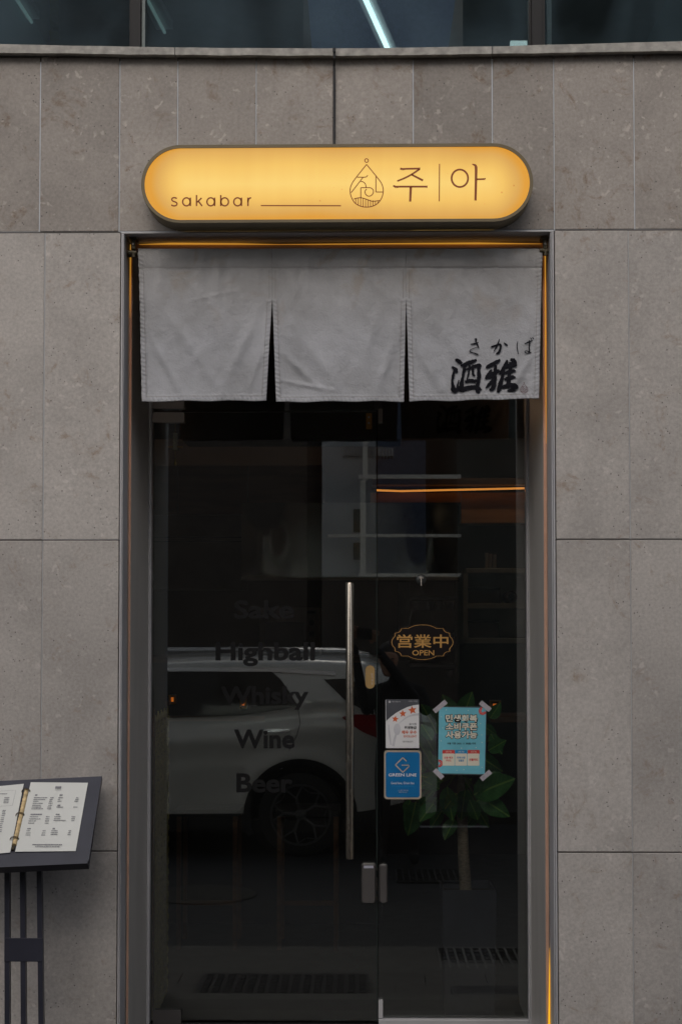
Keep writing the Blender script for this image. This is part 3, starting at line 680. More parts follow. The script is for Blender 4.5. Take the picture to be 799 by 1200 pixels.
# brass bolt plate at the head of the door
b = MB(); rectpx(b, 428.9, 484, 435.6, 502.8, -.009, -.0062); bp_ = b.build('bolt_plate', M['goldp'], door)
for y in (488.8, 495.6):
    p = at(432.1, y, -.009); b = MB(); b.tube([(p.x, -.0125, p.z), (p.x, -.009, p.z)], .0042, 10); b.build('screw', M['alu'], bp_)
# ============================================================ LIT SIGN
FY = SY - .10
a = P(166, 258.5, FY); c = P(623.5, 168, FY)
a2 = P(623.5, 260.2, FY); c2 = P(166, 168, FY); a = P(165, 260.6, FY); c = P(624.5, 168, FY); za_ = (a.z + a2.z) / 2; zc2 = (c.z + c2.z) / 2
cx, cz = (a.x + c.x) / 2, (za_ + zc2) / 2; hw, hh = (c.x - a.x) / 2, (zc2 - za_) / 2
sign = thing('shop_sign', 'glowing amber pill-shaped light box sign over the doorway', 'sign', (cx, SY, cz))
out = stadium(cx, cz, hw, hh, 28); inn = stadium(cx, cz, hw - .012, hh - .012, 28); n = len(out)
b = MB(); b.add([(x, SY, z) for x, z in out] + [(x, FY + .002, z) for x, z in out] + [(x + (cx - x) * .001, FY, z + (cz - z) * .01) for x, z in out] + [(x, FY, z) for x, z in inn] + [(x, FY + .006, z) for x, z in inn],
      [(k + o * n, (k + 1) % n + o * n, (k + 1) % n + (o + 1) * n, k + (o + 1) * n) for o in range(4) for k in range(n)])
b.build('sign_casing', M['sign_case'], sign, smooth=True)
b = MB(); b.add([(x - cx, 0, z - cz) for x, z in inn], [tuple(range(n))])
fo = bpy.data.objects.new('lit_face', bpy.data.meshes.new('lit_face')); fo.data.from_pydata([tuple(v) for v in b.v], [], b.f); fo.data.materials.append(sign_face_mat()); col.objects.link(fo); fo.parent = sign
fo.location = (0, FY + .005 - SY, 0)
SYL = FY + .0035
def zpt(pts, ox, oy, s): return [(P(ox + x / s, oy + y / s, SYL).x, P(ox + x / s, oy + y / s, SYL).z) for x, y in pts]
pxm = 1700 / (SYL - CAM.y)
def stroke(mb, pts, w, ox, oy, s, y=SYL, yf=None, rough=0, step=.004, straight=False):
    Q = [(P(ox + t[0] / s, oy + t[1] / s, y).x, P(ox + t[0] / s, oy + t[1] / s, y).z) for t in pts]
    k = s * 1700 / (y - CAM.y)
    W = [t[2] / k for t in pts] if len(pts[0]) > 2 else [w / k] * len(pts)
    if straight:
        for i in range(len(Q) - 1): mb.ribbon(Q[i:i + 2], W[i:i + 2], y, yf=yf)
    else: mb.ribbon(Q, W, y, step=step, rough=rough, yf=yf)
def arc(cx, cy, rx, ry, a0, a1, n=20): return [(cx + rx * math.cos(R(a0 + (a1 - a0) * k / n)), cy + ry * math.sin(R(a0 + (a1 - a0) * k / n))) for k in range(n + 1)]
S1 = (160, 160, 4.994); b = MB(); W_ = 8.8
stroke(b, [(236, 361), (226, 356), (212, 357), (206, 366), (213, 376), (228, 381), (237, 390), (232, 401), (217, 404), (203, 398)], W_, *S1)
for x in (292, 434, 591):
    stroke(b, arc(x, 380, 22, 23.5, 0, 360, 28), W_, *S1); stroke(b, [(x + 23, 355), (x + 23, 405)], W_, *S1)
stroke(b, [(351, 340), (351, 405)], W_, *S1); stroke(b, [(381, 357), (354, 383)], W_, *S1); stroke(b, [(362, 376), (384, 405)], W_, *S1)
stroke(b, [(493, 340), (493, 405)], W_, *S1); stroke(b, arc(516, 380, 22, 23.5, 0, 360, 28), W_, *S1)
stroke(b, [(652, 355), (652, 405)], W_, *S1); stroke(b, [(652, 382), (655, 366), (663, 358), (671, 357)], W_, *S1)
stroke(b, [(727, 402), (1196, 403)], 7, *S1)
b.build('roman_lettering', M['brown'], sign)
S2 = (400, 175, 6.658); b = MB()
stroke(b, [(458, 146, 16), (475, 152, 18), (500, 149, 15), (600, 147, 15), (614, 148, 20)], 0, *S2, straight=True)
stroke(b, [(610, 150, 15), (560, 185, 14), (500, 218, 14), (435, 245, 13)], 0, *S2); stroke(b, [(545, 193, 14), (636, 240, 17)], 0, *S2)
stroke(b, [(403, 280, 12), (425, 291, 19), (450, 288, 15), (660, 288, 15), (671, 289, 20)], 0, *S2, straight=True); stroke(b, [(541, 290, 20), (536, 405, 17)], 0, *S2)
b.build('korean_letter', M['brown'], sign); b = MB()
S3 = (390, 170, 3.329)
stroke(b, arc(495, 128, 32, 34, 0, 360, 32), 7.5, *S3)
stroke(b, [(543, 73, 4), (552, 76, 8), (558, 84, 11), (558, 130, 10), (556, 215, 9)], 0, *S3); stroke(b, [(560, 132, 7), (590, 131, 7), (592, 128, 8)], 0, *S3)
b.build('korean_letter', M['brown'], sign)
b = MB(); stroke(b, [(765, 110), (763, 403)], 8, *S2); b.build('divider_line', M['brown'], sign)
def drop_logo(ox, oy, s, y, yf=None, wd=7.4, hatch=10):
    b = MB(); a_ = dict(y=y, yf=yf)
    stroke(b, arc(196, 84, 14, 14, 0, 360, 16), wd, ox, oy, s, **a_)
    stroke(b, [(196, 114), (150, 172), (112, 220), (82, 265), (68, 312), (76, 365), (105, 415), (150, 441), (197, 448), (246, 440), (290, 412), (318, 365), (326, 312), (312, 262), (278, 215), (240, 168), (196, 114)], wd, ox, oy, s, **a_)
    stroke(b, [(122, 214), (185, 214), (198, 208), (205, 199)], wd, ox, oy, s, **a_)
    stroke(b, [(168, 216), (125, 272), (76, 335)], wd, ox, oy, s, **a_)
    stroke(b, [(150, 247), (172, 252), (188, 270), (193, 295)], wd, ox, oy, s, **a_)
    stroke(b, [(151, 375), (151, 296), (225, 296)], wd, ox, oy, s, straight=True, **a_)
    stroke(b, [(225, 296), (246, 310), (249, 335), (232, 358), (207, 362), (187, 345), (184, 322), (197, 307)], wd, ox, oy, s, **a_)
    stroke(b, [(269, 208), (269, 330), (324, 330)], wd, ox, oy, s, straight=True, **a_)
    stroke(b, [(96, 385), (130, 376), (160, 376), (200, 388), (240, 402), (298, 396)], wd, ox, oy, s, **a_)
    for k in range(hatch):
        x = 112 + k * 172 / (hatch - 1); t = (x - 197) / 130
        top = 378 + max(0, (x - 160)) * .2; bot = 318 + 130 * math.sqrt(max(0, 1 - t * t)) * 1.0
        stroke(b, [(x, top), (x, bot)], wd * .8, ox, oy, s, **a_)
    return b
drop_logo(*S2, SYL - .0003).build('drop_logo', M['brown'], sign)
# cable
p = P(391.5, 57, SY - .045); q = P(391.5, 168, SY - .012)
b = MB(); b.tube([(p.x, SY + .03, p.z + .004), (p.x, SY - .03, p.z + .006), (p.x - .001, SY - .044, p.z), (p.x + .001, SY - .042, p.z - .03), (p.x - .001, SY - .012, p.z - .05), (p.x, SY - .008, p.z - .15), (q.x, SY - .008, q.z + .05), (q.x, SY - .012, q.z - .01)], .0042, 8)
b.tube([(p.x, SY - .049, p.z + .002), (p.x, SY - .049, p.z - .012)], .0058, 8)
tag(b.build('sign_cable', M['cable'], smooth=True), 'black cable running from the ledge down to the lit sign', 'cable')

# ============================================================ NOREN CURTAIN
NY = SY + .055
nor = thing('noren_curtain', 'off-white cotton noren in three flaps hanging across the doorway', 'curtain', (0, NY, P(400, 292, NY).z))
ztopn = P(400, 291, NY).z
rc_ = random.Random(3)
def nf(x, z):
    """depth of the cloth, relative to NY"""
    t = max(0, (ztopn - z)) / .56
    y = .010 * noise.noise(Vector((x * 2.3, z * 1.6, 5))) * t
    y += .0088 * noise.noise(Vector((x * 7, z * 2.4, 1.7))) * (.3 + t)
    y += .0032 * noise.noise(Vector(((x + z * .7) * 11, (z - x * .4) * 5, 9)))
    y += .0016 * noise.noise(Vector((x * 34, z * 20, 2)))
    # gathers hanging below the rod pocket
    g = math.exp(-abs(z - (ztopn - .10)) * 9) * .0035
    y += g * noise.noise(Vector((x * 30, z * 3, 4))) * 2.0
    # long diagonal tension folds in each flap
    for x0, z0, dx, dz, amp, wd in FOLDS:
        L = math.hypot(dx, dz); u = ((x - x0) * dx + (z - z0) * dz) / L; v = ((x - x0) * -dz + (z - z0) * dx) / L
        if -.05 < u < L + .05:
            e = min(1, max(0, (u + .05) / .15)) * min(1, max(0, (L + .05 - u) / .15))
            y -= 1.4 * amp * e * math.exp(-(v / wd) ** 2)
    return y
FOLDS = []
def fold(x0, y0, x1, y1, amp, wd):
    p = P(x0, y0, NY); q = P(x1, y1, NY); FOLDS.append((p.x, p.z, q.x - p.x, q.z - p.z, amp, wd))
for f_ in ((172, 385, 215, 465, .006, .016), (190, 360, 262, 462, .0045, .022), (300, 370, 262, 452, .005, .020), (228, 352, 268, 342, .003, .008), (312, 395, 290, 460, .004, .012),
           (328, 410, 375, 455, .006, .014), (345, 380, 400, 458, .0045, .022), (330, 446, 388, 457, .004, .008), (468, 380, 440, 462, .005, .018), (452, 350, 420, 430, .003, .02),
           (484, 400, 520, 462, .005, .018), (628, 360, 600, 440, .004, .02), (626, 410, 596, 462, .006, .014), (540, 330, 556, 350, .003, .008), (488, 345, 560, 440, .003, .025), (200, 310, 240, 350, .003, .012),
           (420, 310, 450, 345, .003, .012), (360, 312, 344, 350, .003, .01), (584, 312, 600, 352, .0025, .012)):
    fold(*f_)
def hem_pucker(d, s):
    """raised, puckered hem: d distance from the edge, s distance along it"""
    if d > .022: return 0
    y = -.0016
    if d < .017: y -= .0013 + .0014 * math.sin(s * 2 * math.pi / .0155 + d * 160 * 0 + d * 190)
    if .0165 < d < .019: y += .0018
    return y
panels = [((162, 319.2), (166, 312.0), 349, None), ((319.2, 475.8), (323.5, 473.2), 349, 349), ((475.8, 635.6), (479.6, 631.0), None, 349)]
bots = [(470.5, 469.2), (471, 470.3), (470.2, 467.4)]
slit = 350.0
XT = [162, 319.2, 475.8, 635.6]
NXs, NZs = 120, 134
for k, ((tx0, tx1), (bx0, bx1), _, _) in enumerate(panels):
    vs = []; b = MB()
    for j in range(NZs + 1):
        v = j / NZs; py = 291 + (bots[k][0] - 291) * v
        def edge(tx, bx, outer):
            if outer: t = v; return tx + (bx - tx) * (t ** .8)
            if py < slit: return tx
            t = (py - slit) / (470 - slit); return tx + (bx - tx) * t ** .92
        e0 = edge(tx0, bx0, k == 0); e1 = edge(tx1, bx1, k == 2)
        for i in range(NXs + 1):
            u = i / NXs; px = e0 + (e1 - e0) * u
            yb_ = 291 + (bots[k][0] + (bots[k][1] - bots[k][0]) * u - 291) * v
            if v > .9: yb_ += .5 * math.sin(px * .11) * (v - .9) * 10
            if k == 0 and i == 0: px += .25 * math.sin(py * .5)
            p = P(px, yb_, NY)
            y = nf(p.x, p.z)
            zz = p.z
            inner_open0 = k == 0 or py > slit; inner_open1 = k == 2 or py > slit
            d0 = (px - e0) / 322 if inner_open0 else 9; d1 = (e1 - px) / 322 if inner_open1 else 9; dz = (1 - v) * 180 / 322
            dd = min(d0, d1)
            if v > .02: y += hem_pucker(dd, zz) if dd < dz else hem_pucker(dz, p.x)
            # rod pocket with its seam
            if py < 292 + 22: y -= .006 * math.sin(min(1, max(0, (py - 291) / 22)) * math.pi) + .001
            if abs(py - 313.5) < .9: y += .0022
            if (k in (0, 1) and abs(px - tx1) < 6 or k in (1, 2) and abs(px - tx0) < 6) and 314 < py < slit: y -= .0014
            if slit - 60 < py < slit:                        # sewn seam between the flaps
                if (k > 0 and px - tx0 < 3): y += 0
            vs.append(Vector((p.x, NY + y, zz)))
    W1 = NXs + 1
    fs = [(j * W1 + i, j * W1 + i + 1, (j + 1) * W1 + i + 1, (j + 1) * W1 + i) for j in range(NZs) for i in range(NXs)]
    o0 = len(vs); vb = [v + Vector((0, .0018, 0)) for v in vs]
    fb = [tuple(q + o0 for q in f[::-1]) for f in fs]
    rim = [(i, i + 1) for i in range(NXs)] + [(NZs * W1 + i, NZs * W1 + i + 1) for i in range(NXs)] + [(j * W1, (j + 1) * W1) for j in range(NZs)] + [(j * W1 + NXs, (j + 1) * W1 + NXs) for j in range(NZs)]
    b.add(vs + vb, fs + fb + [(p_, q_, q_ + o0, p_ + o0) for p_, q_ in rim])
    b.build('cloth_flap', M['fabric'], nor, smooth='all', loc=(0, NY, ztopn))
# seam threads
b = MB()
def thr(pts):
    Q = []
    for (x0, y0), (x1, y1) in zip(pts[:-1], pts[1:]):
        n_ = int(max(2, math.hypot(x1 - x0, y1 - y0) / 3)); Q += [(x0 + (x1 - x0) * k / n_, y0 + (y1 - y0) * k / n_) for k in range(n_)]
    Q.append(pts[-1]); Q = [(P(x, y, NY).x, P(x, y, NY).z) for x, y in Q]
    b.ribbon(Q, .0013, NY - .0045, step=.01, yf=nf)
thr([(163, 313.6), (635, 312.0)])
for pts in ([(171.5, 464.8), (307, 463.6)], [(328.5, 465.4), (468, 464.8)], [(484.5, 464.6), (625.8, 462)], [(168.2, 316), (171.5, 464.8)], [(313.6, 352), (307, 463.6)], [(324.6, 352), (328.5, 465.4)], [(470.4, 352), (468, 464.8)], [(481.4, 352), (484.5, 464.6)], [(629.8, 314), (625.8, 462)], [(315.5, 316), (315.5, 350)], [(322.6, 316), (322.6, 350)], [(472.2, 316), (472.2, 350)], [(479.4, 316), (479.4, 350)]):
    thr(pts)
tag(b.build('seam_thread', M['thread'], nor), kind='stuff')
# rod, brackets
zr = P(400, 296, NY).z
rd = MB(); rd.tube([(lx1 + .001, NY + .018, zr), (rx0 - .001, NY + .018, zr)], .009, 12); rd.build('hanging_rod', M['rod'], nor, smooth=True)
for px in (156.3, 638.3):
    p = P(px, 279, NY - .005); q = P(px, 300, NY - .005)
    b = MB(); d = 1
    b.box(p.x - .014, p.x + .014, NY - .012, NY + .035, P(px, 281, NY).z, P(px, 277.8, NY).z, .001)
    b.box(p.x - .007, p.x + .008, NY - .010, NY + .006, P(px, 292, NY).z, P(px, 281, NY).z, .002)
    b.tube([(p.x - .02, NY - .006, zr + .004), (p.x + .012, NY - .006, zr + .002)], .0085, 10)
    b.tube([(p.x + .002, NY - .012, zr), (p.x + .002, NY - .012, zr - .016)], .006, 8)
    b.build('rod_bracket', M['rod'], nor, smooth=True)
    b = MB(); b.tube([(p.x, NY - .014, P(px, 286.5, NY).z), (p.x, NY - .010, P(px, 286.5, NY).z)], .0045, 10); b.build('bracket_screw', M['patch'], nor)
# brush writing, soaked through the cloth
S4 = (515, 385, 6.146)
KJ = [  # water + wine vessel
 [(112, 226, 16), (128, 226, 26), (146, 238, 30), (162, 250, 14)],
 [(88, 272, 10), (100, 280, 24), (118, 296, 30), (126, 316, 14)],
 [(106, 300, 16), (98, 340, 22), (92, 380, 16), (98, 415, 28), (104, 440, 42), (128, 432, 30), (132, 400, 14), (140, 365, 7)],
 [(150, 262, 8), (168, 262, 22), (200, 248, 30), (236, 236, 30), (268, 222, 12)],
 [(184, 262, 26), (176, 300, 24), (168, 345, 18), (160, 390, 30), (158, 430, 40), (166, 446, 34)],
 [(188, 292, 8), (215, 284, 18), (255, 270, 24), (284, 262, 30), (296, 276, 16)],
 [(282, 262, 28), (282, 310, 26), (284, 350, 30), (278, 390, 24), (270, 425, 34), (276, 452, 26), (290, 462, 8)],
 [(216, 258, 18), (212, 300, 14), (206, 335, 14), (196, 368, 8)],
 [(244, 258, 20), (240, 300, 17), (242, 330, 17), (256, 340, 10)],
 [(184, 382, 20), (215, 372, 26), (250, 376, 26), (276, 372, 18)],
 [(160, 440, 38), (200, 424, 34), (240, 420, 30), (276, 424, 28), (300, 444, 10)],
 # tusk + bird
 [(334, 284, 8), (350, 272, 28), (380, 256, 30), (410, 240, 26), (436, 224, 14)],
 [(372, 292, 10), (364, 315, 26), (342, 346, 30), (330, 362, 10)],
 [(334, 352, 14), (362, 344, 34), (392, 322, 32), (424, 304, 24), (432, 300, 10)],
 [(404, 262, 18), (400, 300, 26), (398, 340, 26), (396, 385, 28), (388, 420, 36), (372, 440, 26), (356, 436, 10)],
 [(396, 350, 12), (378, 378, 26), (352, 408, 24), (332, 428, 8)],
 [(484, 224, 8), (482, 246, 28), (462, 284, 30), (444, 312, 24), (430, 332, 8)],
 [(460, 300, 26), (452, 345, 24), (440, 390, 34), (428, 430, 34), (420, 462, 14)],
 [(508, 222, 18), (528, 230, 34), (542, 246, 30), (536, 268, 12)],
 [(470, 282, 22), (500, 268, 30), (530, 262, 36), (556, 266, 12)],
 [(470, 322, 18), (500, 312, 28), (530, 304, 26), (548, 306, 8)],
 [(466, 366, 18), (500, 354, 28), (526, 350, 28), (546, 354, 10)],
 [(450, 424, 20), (490, 408, 32), (530, 412, 40), (552, 422, 34), (562, 434, 14)],
 [(512, 240, 26), (508, 290, 26), (500, 340, 28), (494, 390, 30), (486, 430, 24)],
 [(486, 452, 10), (520, 440, 26), (548, 440, 22)]]
b = MB(); rs = random.getstate(); random.seed(11)
for s_ in KJ:
    for off in (-.0042, .0040): stroke(b, s_, 0, *S4, y=NY + off, yf=nf, rough=.07, step=.003)
KN = [[(222, 110, 5), (250, 106, 12), (280, 96, 6)], [(250, 74, 3), (264, 72, 16), (262, 92, 10), (272, 112, 12), (284, 142, 5)], [(282, 132, 4), (250, 138, 5), (222, 150, 5), (220, 164, 7), (250, 174, 8), (278, 186, 12)],
      [(370, 132, 10), (388, 126, 14), (412, 118, 12), (434, 112, 12), (440, 126, 16), (434, 154, 16), (420, 176, 18), (406, 178, 8)], [(430, 74, 4), (424, 96, 9), (408, 134, 10), (390, 162, 5)], [(462, 100, 5), (474, 112, 14), (490, 122, 10)],
      [(562, 92, 4), (557, 118, 7), (558, 148, 6), (566, 186, 4)], [(610, 112, 5), (635, 100, 10), (668, 86, 6)], [(644, 84, 5), (646, 112, 11), (644, 140, 9), (646, 168, 9), (630, 178, 6), (612, 170, 6), (620, 160, 5), (640, 166, 7), (658, 178, 9)],
      [(652, 66, 5), (662, 80, 8)], [(666, 64, 5), (676, 76, 8)]]
for s_ in KN: stroke(b, s_, 0, *S4, y=NY - .0042, yf=nf, rough=.05, step=.003)
random.setstate(rs)
b.build('brush_writing', M['ink'], nor)
drop_logo(607.4, 445.9, 30.4, NY - .0045, nf, 11, 6).build('drop_emblem', M['redink'], nor)
# ============================================================ THINGS ON THE GLASS
IY = -.0080
ops = thing('open_plaque', 'dark scalloped plaque with gold lettering hanging on the glass right of the handle', 'sign', (P(494, 753, -.015).x, -.015, P(494, 753, -.015).z))
half = [(398, 57), (440, 60), (480, 68), (512, 80), (530, 91), (596, 92), (600, 106), (610, 120), (626, 130), (645, 134), (655, 137), (655, 155), (662, 172), (675, 184), (684, 200), (688, 222)]
quad = half + [(x, 444 - y) for x, y in half[::-1][1:]]
full = quad + [(796 - x, y) for x, y in quad[::-1][1:-1]]
def plq(k, Y): 
    return pxpoly([(445 + (398 + (x - 398) * k) / 7.99, 725 + (222 + (y - 222) * k) / 7.99) for x, y in full], Y)
b = MB(); b.prism(plq(1.07, -.018), -.018, -.013); b.build('plaque_board', M['plaque'], ops)
o_, i_ = plq(1.0, -.0184), plq(.978, -.0184); n = len(o_)
b = MB(); b.add([(x, -.0184, z) for x, z in o_] + [(x, -.0184, z) for x, z in i_], [(k, (k + 1) % n, (k + 1) % n + n, k + n) for k in range(n)]); b.build('gold_rim', M['goldp'], ops)
text_mb('営業中', (465, 743.6, 525.3, 759.4), -.0185, .012).build('japanese_lettering', M['goldp'], ops)
text_mb('OPEN', (483, 762, 508.6, 768.3), -.0185, .012).build('open_lettering', M['goldp'], ops)
hk = P(493.5, 679, -.02); e1 = P(476, 737, -.016); e2 = P(511, 737, -.016)
b = MB(); b.tube([(hk.x, -.02, hk.z - .03), (e1.x, -.016, e1.z)], .00045, 5); b.tube([(hk.x, -.02, hk.z - .03), (e2.x, -.016, e2.z)], .00045, 5); b.build('hanging_string', M['string'], ops)
b = MB(); b.tube([(hk.x, -.0065, hk.z), (hk.x, -.009, hk.z), (hk.x, -.013, hk.z)], [.021, .019, .006], 20)
h_ = tag(b.build('suction_hook', M['clear'], smooth=True), 'clear suction cup hook on the glass above the gold-lettered plaque', 'hook')
b = MB(); b.tube([(hk.x, -.012, hk.z + .002), (hk.x, -.019, hk.z + .002), (hk.x, -.021, hk.z - .012), (hk.x, -.021, hk.z - .026)], .0022, 8); b.box(hk.x - .008, hk.x + .008, -.018, -.014, hk.z + .003, hk.z + .008); b.build('hook', M['patch'], h_, smooth=True)
# award sticker
def card(name, quadpx, m, label, cat, Y=IY, th=.0006, parent=None):
    Q = pxpoly(quadpx, Y); b = MB(); b.prism(Q, Y, Y + th); o = b.build(name, m, parent)
    return tag(o, label, cat) if label else o
aw = thing('award_sticker', 'pale hygiene award sticker with three orange-red stars on the glass', 'sticker', P(472, 848, IY))
card('sticker_sheet', [(452, 877), (491, 877), (490.8, 820.5), (451.8, 820.5)], M['white'], None, None, parent=aw)
Y1 = IY - .0004
def zp(x, y): return (445 + x / 9.6, 815 + y / 9.6)
b = MB(); cp = [zp(440, 105), zp(380, 112), zp(310, 132), zp(240, 165), zp(180, 200), zp(120, 245), zp(72, 290), zp(70, 46), zp(440, 46)]
b.add([(x, Y1, z) for x, z in pxpoly(cp, Y1)], [tuple(range(9))]); b.build('grey_header', M['greypaper'], aw)
def star(mb, x, y, r, Y, rot=0):
    pts = []
    for k in range(10):
        a_ = R(-90 + rot + 36 * k); rr = r if k % 2 == 0 else r * .45
        pts.append((x + rr * math.cos(a_), y + rr * math.sin(a_)))
    c_ = at(x, y, Y); v = [(c_.x, Y, c_.z)] + [(q, Y, w_) for q, w_ in pxpoly(pts, Y)]
    mb.add(v, [(0, k + 1, (k + 1) % 10 + 1) for k in range(10)])
for x, y, r, ro in ((173, 268, 40, 8), (258, 207, 43, -4), (366, 168, 50, -10)):
    b = MB(); star(b, *zp(x, y), r / 9.6, Y1 - .0003, ro); b.build('star', M['orangep'], aw)
b = MB(); rs_ = [zp(195 + 40 * math.cos(R(t)), 383 + 66 * math.sin(R(t))) for t in range(0, 360, 20)]
b.add([(x, Y1, z) for x, z in pxpoly(rs_, Y1)], [tuple(range(18))])
stroke(b, [(182, 440, 20), (165, 500, 26), (150, 572, 30)], 0, 445, 815, 9.6, y=Y1)
stroke(b, [(100, 330, 8), (105, 420, 20), (125, 560, 16)], 0, 445, 815, 9.6, y=Y1)
stroke(b, [(215, 320, 6), (300, 250, 16), (380, 222, 22), (440, 215, 26)], 0, 445, 815, 9.6, y=Y1)
b.build('spoon_print', simple('faint_spoon_print', (.55, .55, .59), .5), aw)
def tx(s, x0, y0, x1, y1, m, par, Y, bold=0, f=zp): a_ = f(x0, y0); c_ = f(x1, y1); return text_mb(s, (a_[0], a_[1], c_[0], c_[1]), Y, bold).build('lettering', m, par)
tx('음식점', 328, 312, 412, 336, M['print'], aw, Y1, .03); tx('위생등급', 275, 346, 412, 382, M['black'], aw, Y1, .03)
tx('매우 우수', 247, 396, 413, 438, M['orangep'], aw, Y1, .035); tx('EXCELLENT', 268, 452, 413, 474, M['orangep'], aw, Y1, .02)
tx('식품의약품안전처', 252, 512, 372, 532, M['print'], aw, Y1, .01)
tx('식품의약품안전처', 134, 64, 232, 80, M['lgrey'], aw, Y1 - .0003); tx('위생등급 지정업소', 320, 60, 425, 76, M['lgrey'], aw, Y1 - .0003)
b = MB(); b.add([(x, Y1 - .0003, z) for x, z in pxpoly([zp(110 + 13 * math.cos(R(t)), 74 + 13 * math.sin(R(t))) for t in range(0, 360, 30)], Y1)], [tuple(range(12))]); b.build('emblem', M['lgrey'], aw)
# blue sticker
bs = thing('blue_sticker', 'blue rounded sticker with a pale diamond emblem below the award sticker', 'sticker', P(472, 909, IY))
def pill(mb, x0, y0, x1, y1, r, Yf, Yb):
    a_ = at(x0, y1, Yf); c_ = at(x1, y0, Yf); mb.prism(rrect(a_.x, c_.x, a_.z, c_.z, r / 294), Yf, Yb); return mb
pill(MB(), 450, 879.6, 493.6, 937, 4, IY, IY + .001).build('pale_border', M['goldb'], bs)
pill(MB(), 452, 881.8, 491.6, 934.8, 3, IY - .0004, IY).build('blue_panel', M['bluep'], bs)
b = MB(); stroke(b, [(300, 745), (258, 702), (176, 785), (258, 868), (328, 802), (326, 788), (245, 788)], 13, 445, 815, 9.6, y=Y1 - .0004, straight=True); b.build('diamond_emblem', M['goldb'], bs)
Yb2 = Y1 - .0004
tx('LINE', 270, 757, 330, 776, M['blue2'], bs, Yb2 - .0002, .01); tx('GREEN LINE', 98, 880, 413, 914, M['white'], bs, Yb2, .02)
tx('Good love, Green line', 126, 975, 386, 1006, M['white'], bs, Yb2); tx('GREENLINE CAMPAIGN', 134, 1017, 384, 1031, M['blue2'], bs, Yb2); tx('그린라인', 200, 1064, 322, 1078, M['lgrey'], bs, Yb2); tx('캠페인', 212, 1085, 305, 1097, M['lgrey'], bs, Yb2)
# coupon poster
po = thing('coupon_poster', 'turquoise poster with bold white lettering held by four strips of tape', 'poster', P(541, 868, IY))
def zq(x, y): return (505 + x / 10.653, 815 + y / 10.653)
card('clear_sleeve', [zq(82, 990), zq(680, 1000), zq(694, 140), zq(92, 138)], simple('dark_sleeve', (.07, .08, .09), .3), None, None, parent=po, Y=IY + .0008)
card('poster_sheet', [zq(88, 975), zq(670, 985), zq(686, 158), zq(100, 148)], M['teal'], None, None, parent=po)
Yp = IY - .0005
for i, row in enumerate(('민생회복', '소비쿠폰', '사용가능')):
    y0 = 242 + i * 103
    tx(row, 174, y0 - 6, 584, y0 + 100, M['black'], po, Yp, .09, zq)
    tx(row, 182, y0 + 0, 576, y0 + 92, M['offwhite'], po, Yp - .0005, .035, zq)
tx('사용 기한: 2025. 11. 30(일) 까지', 200, 590, 556, 620, M['black'], po, Yp, .03, zq)
for x0, x1, mh, mt_, s1, s2 in ((142, 296, M['redp'], M['redp'], '신용·체크', '카드'), (299, 452, M['blue2'], M['blue2'], '지역사랑', '상품권'), (456, 606, M['redp'], M['redp'], '선불카드', None)):
    def rr_(xa_, ya_, xb_, yb_, r, Y, m, nm):
        a_ = zq(xa_, ya_); c_ = zq(xb_, yb_); p_ = at(a_[0], c_[1], Y); q_ = at(c_[0], a_[1], Y); b = MB(); b.prism(rrect(p_.x, q_.x, p_.z, q_.z, r), Y, Y + .0003); b.build(nm, m, po)
    rr_(x0, 684, x1, 740, .004, Yp, mh, 'coupon_header'); rr_(x0, 728, x1 - 4, 880, .003, Yp - .0003, M['offwhite'], 'coupon_panel')
    tx('신청 가능', x0 + 38, 696, x1 - 38, 716, M['offwhite'], po, Yp - .0004, .01, zq)
    if s2: tx(s1, x0 + 20, 766, x1 - 24, 794, mt_, po, Yp - .0008, .03, zq); tx(s2, x0 + 42, 802, x1 - 44, 830, mt_, po, Yp - .0008, .03, zq)
    else: tx(s1, x0 + 18, 788, x1 - 22, 822, mt_, po, Yp - .0008, .03, zq)
def ringp(cx_, cy_, ro, a0, a1):
    b = MB(); pts = [zq(cx_ + ro * math.cos(R(t)), cy_ + ro * math.sin(R(t))) for t in range(a0, a1 + 1, 10)]
    b.ribbon([(at(x, y, Yp).x, at(x, y, Yp).z) for x, y in pts], .0100, Yp - .0002); b.build('ring_print', M['redp'], po)
    b = MB(); pts = [zq(cx_ + ro * math.cos(R(t)), cy_ + (ro - 6) * math.sin(R(t))) for t in range(a0, a1 + 1, 10)]
    b.ribbon([(at(x, y, Yp).x, at(x, y, Yp).z) for x, y in pts], .0024, Yp - .0004); b.build('ring_highlight', simple('pink_print', (.62, .25, .25), .5), po)
ringp(644, 196, 34, 20, 360 - 95); ringp(98, 852, 32, -100, 100)
b = MB(); rq = random.Random(5)
for x, y in ((190, 182), (464, 190), (130, 270), (145, 408), (618, 355), (632, 495), (635, 590), (125, 570), (380, 660), (560, 655), (635, 900), (408, 930), (320, 938), (600, 800)):
    star(b, *zq(x, y), .75, Yp)
b.build('dot_print', M['offwhite'], po)
def tape_(p0, p1, w_, ya):
    d = Vector(p1) - Vector(p0); d.normalize(); nn = Vector((-d.y, d.x)) * w_ / 2; n_ = 6
    e0 = [(p0[0] + nn.x * (1 - 2 * k / n_) + d.x * (k % 2) * .7, p0[1] + nn.y * (1 - 2 * k / n_) + d.y * (k % 2) * .7) for k in range(n_ + 1)]
    e1_ = [(p1[0] - nn.x * (1 - 2 * k / n_) + d.x * (k % 2) * .7, p1[1] - nn.y * (1 - 2 * k / n_) + d.y * (k % 2) * .7) for k in range(n_ + 1)]
    b = MB(); b.prism(pxpoly(e0 + e1_, ya), ya, ya + .0002); b.build('tape_strip', M['tape'], po)
for p0, p1 in (((36, 205), (185, 80)), ((612, 85), (735, 185)), ((40, 928), (142, 1032)), ((622, 1055), (740, 955))):
    tape_(zq(*p0), zq(*p1), 5.6, IY - .0016)
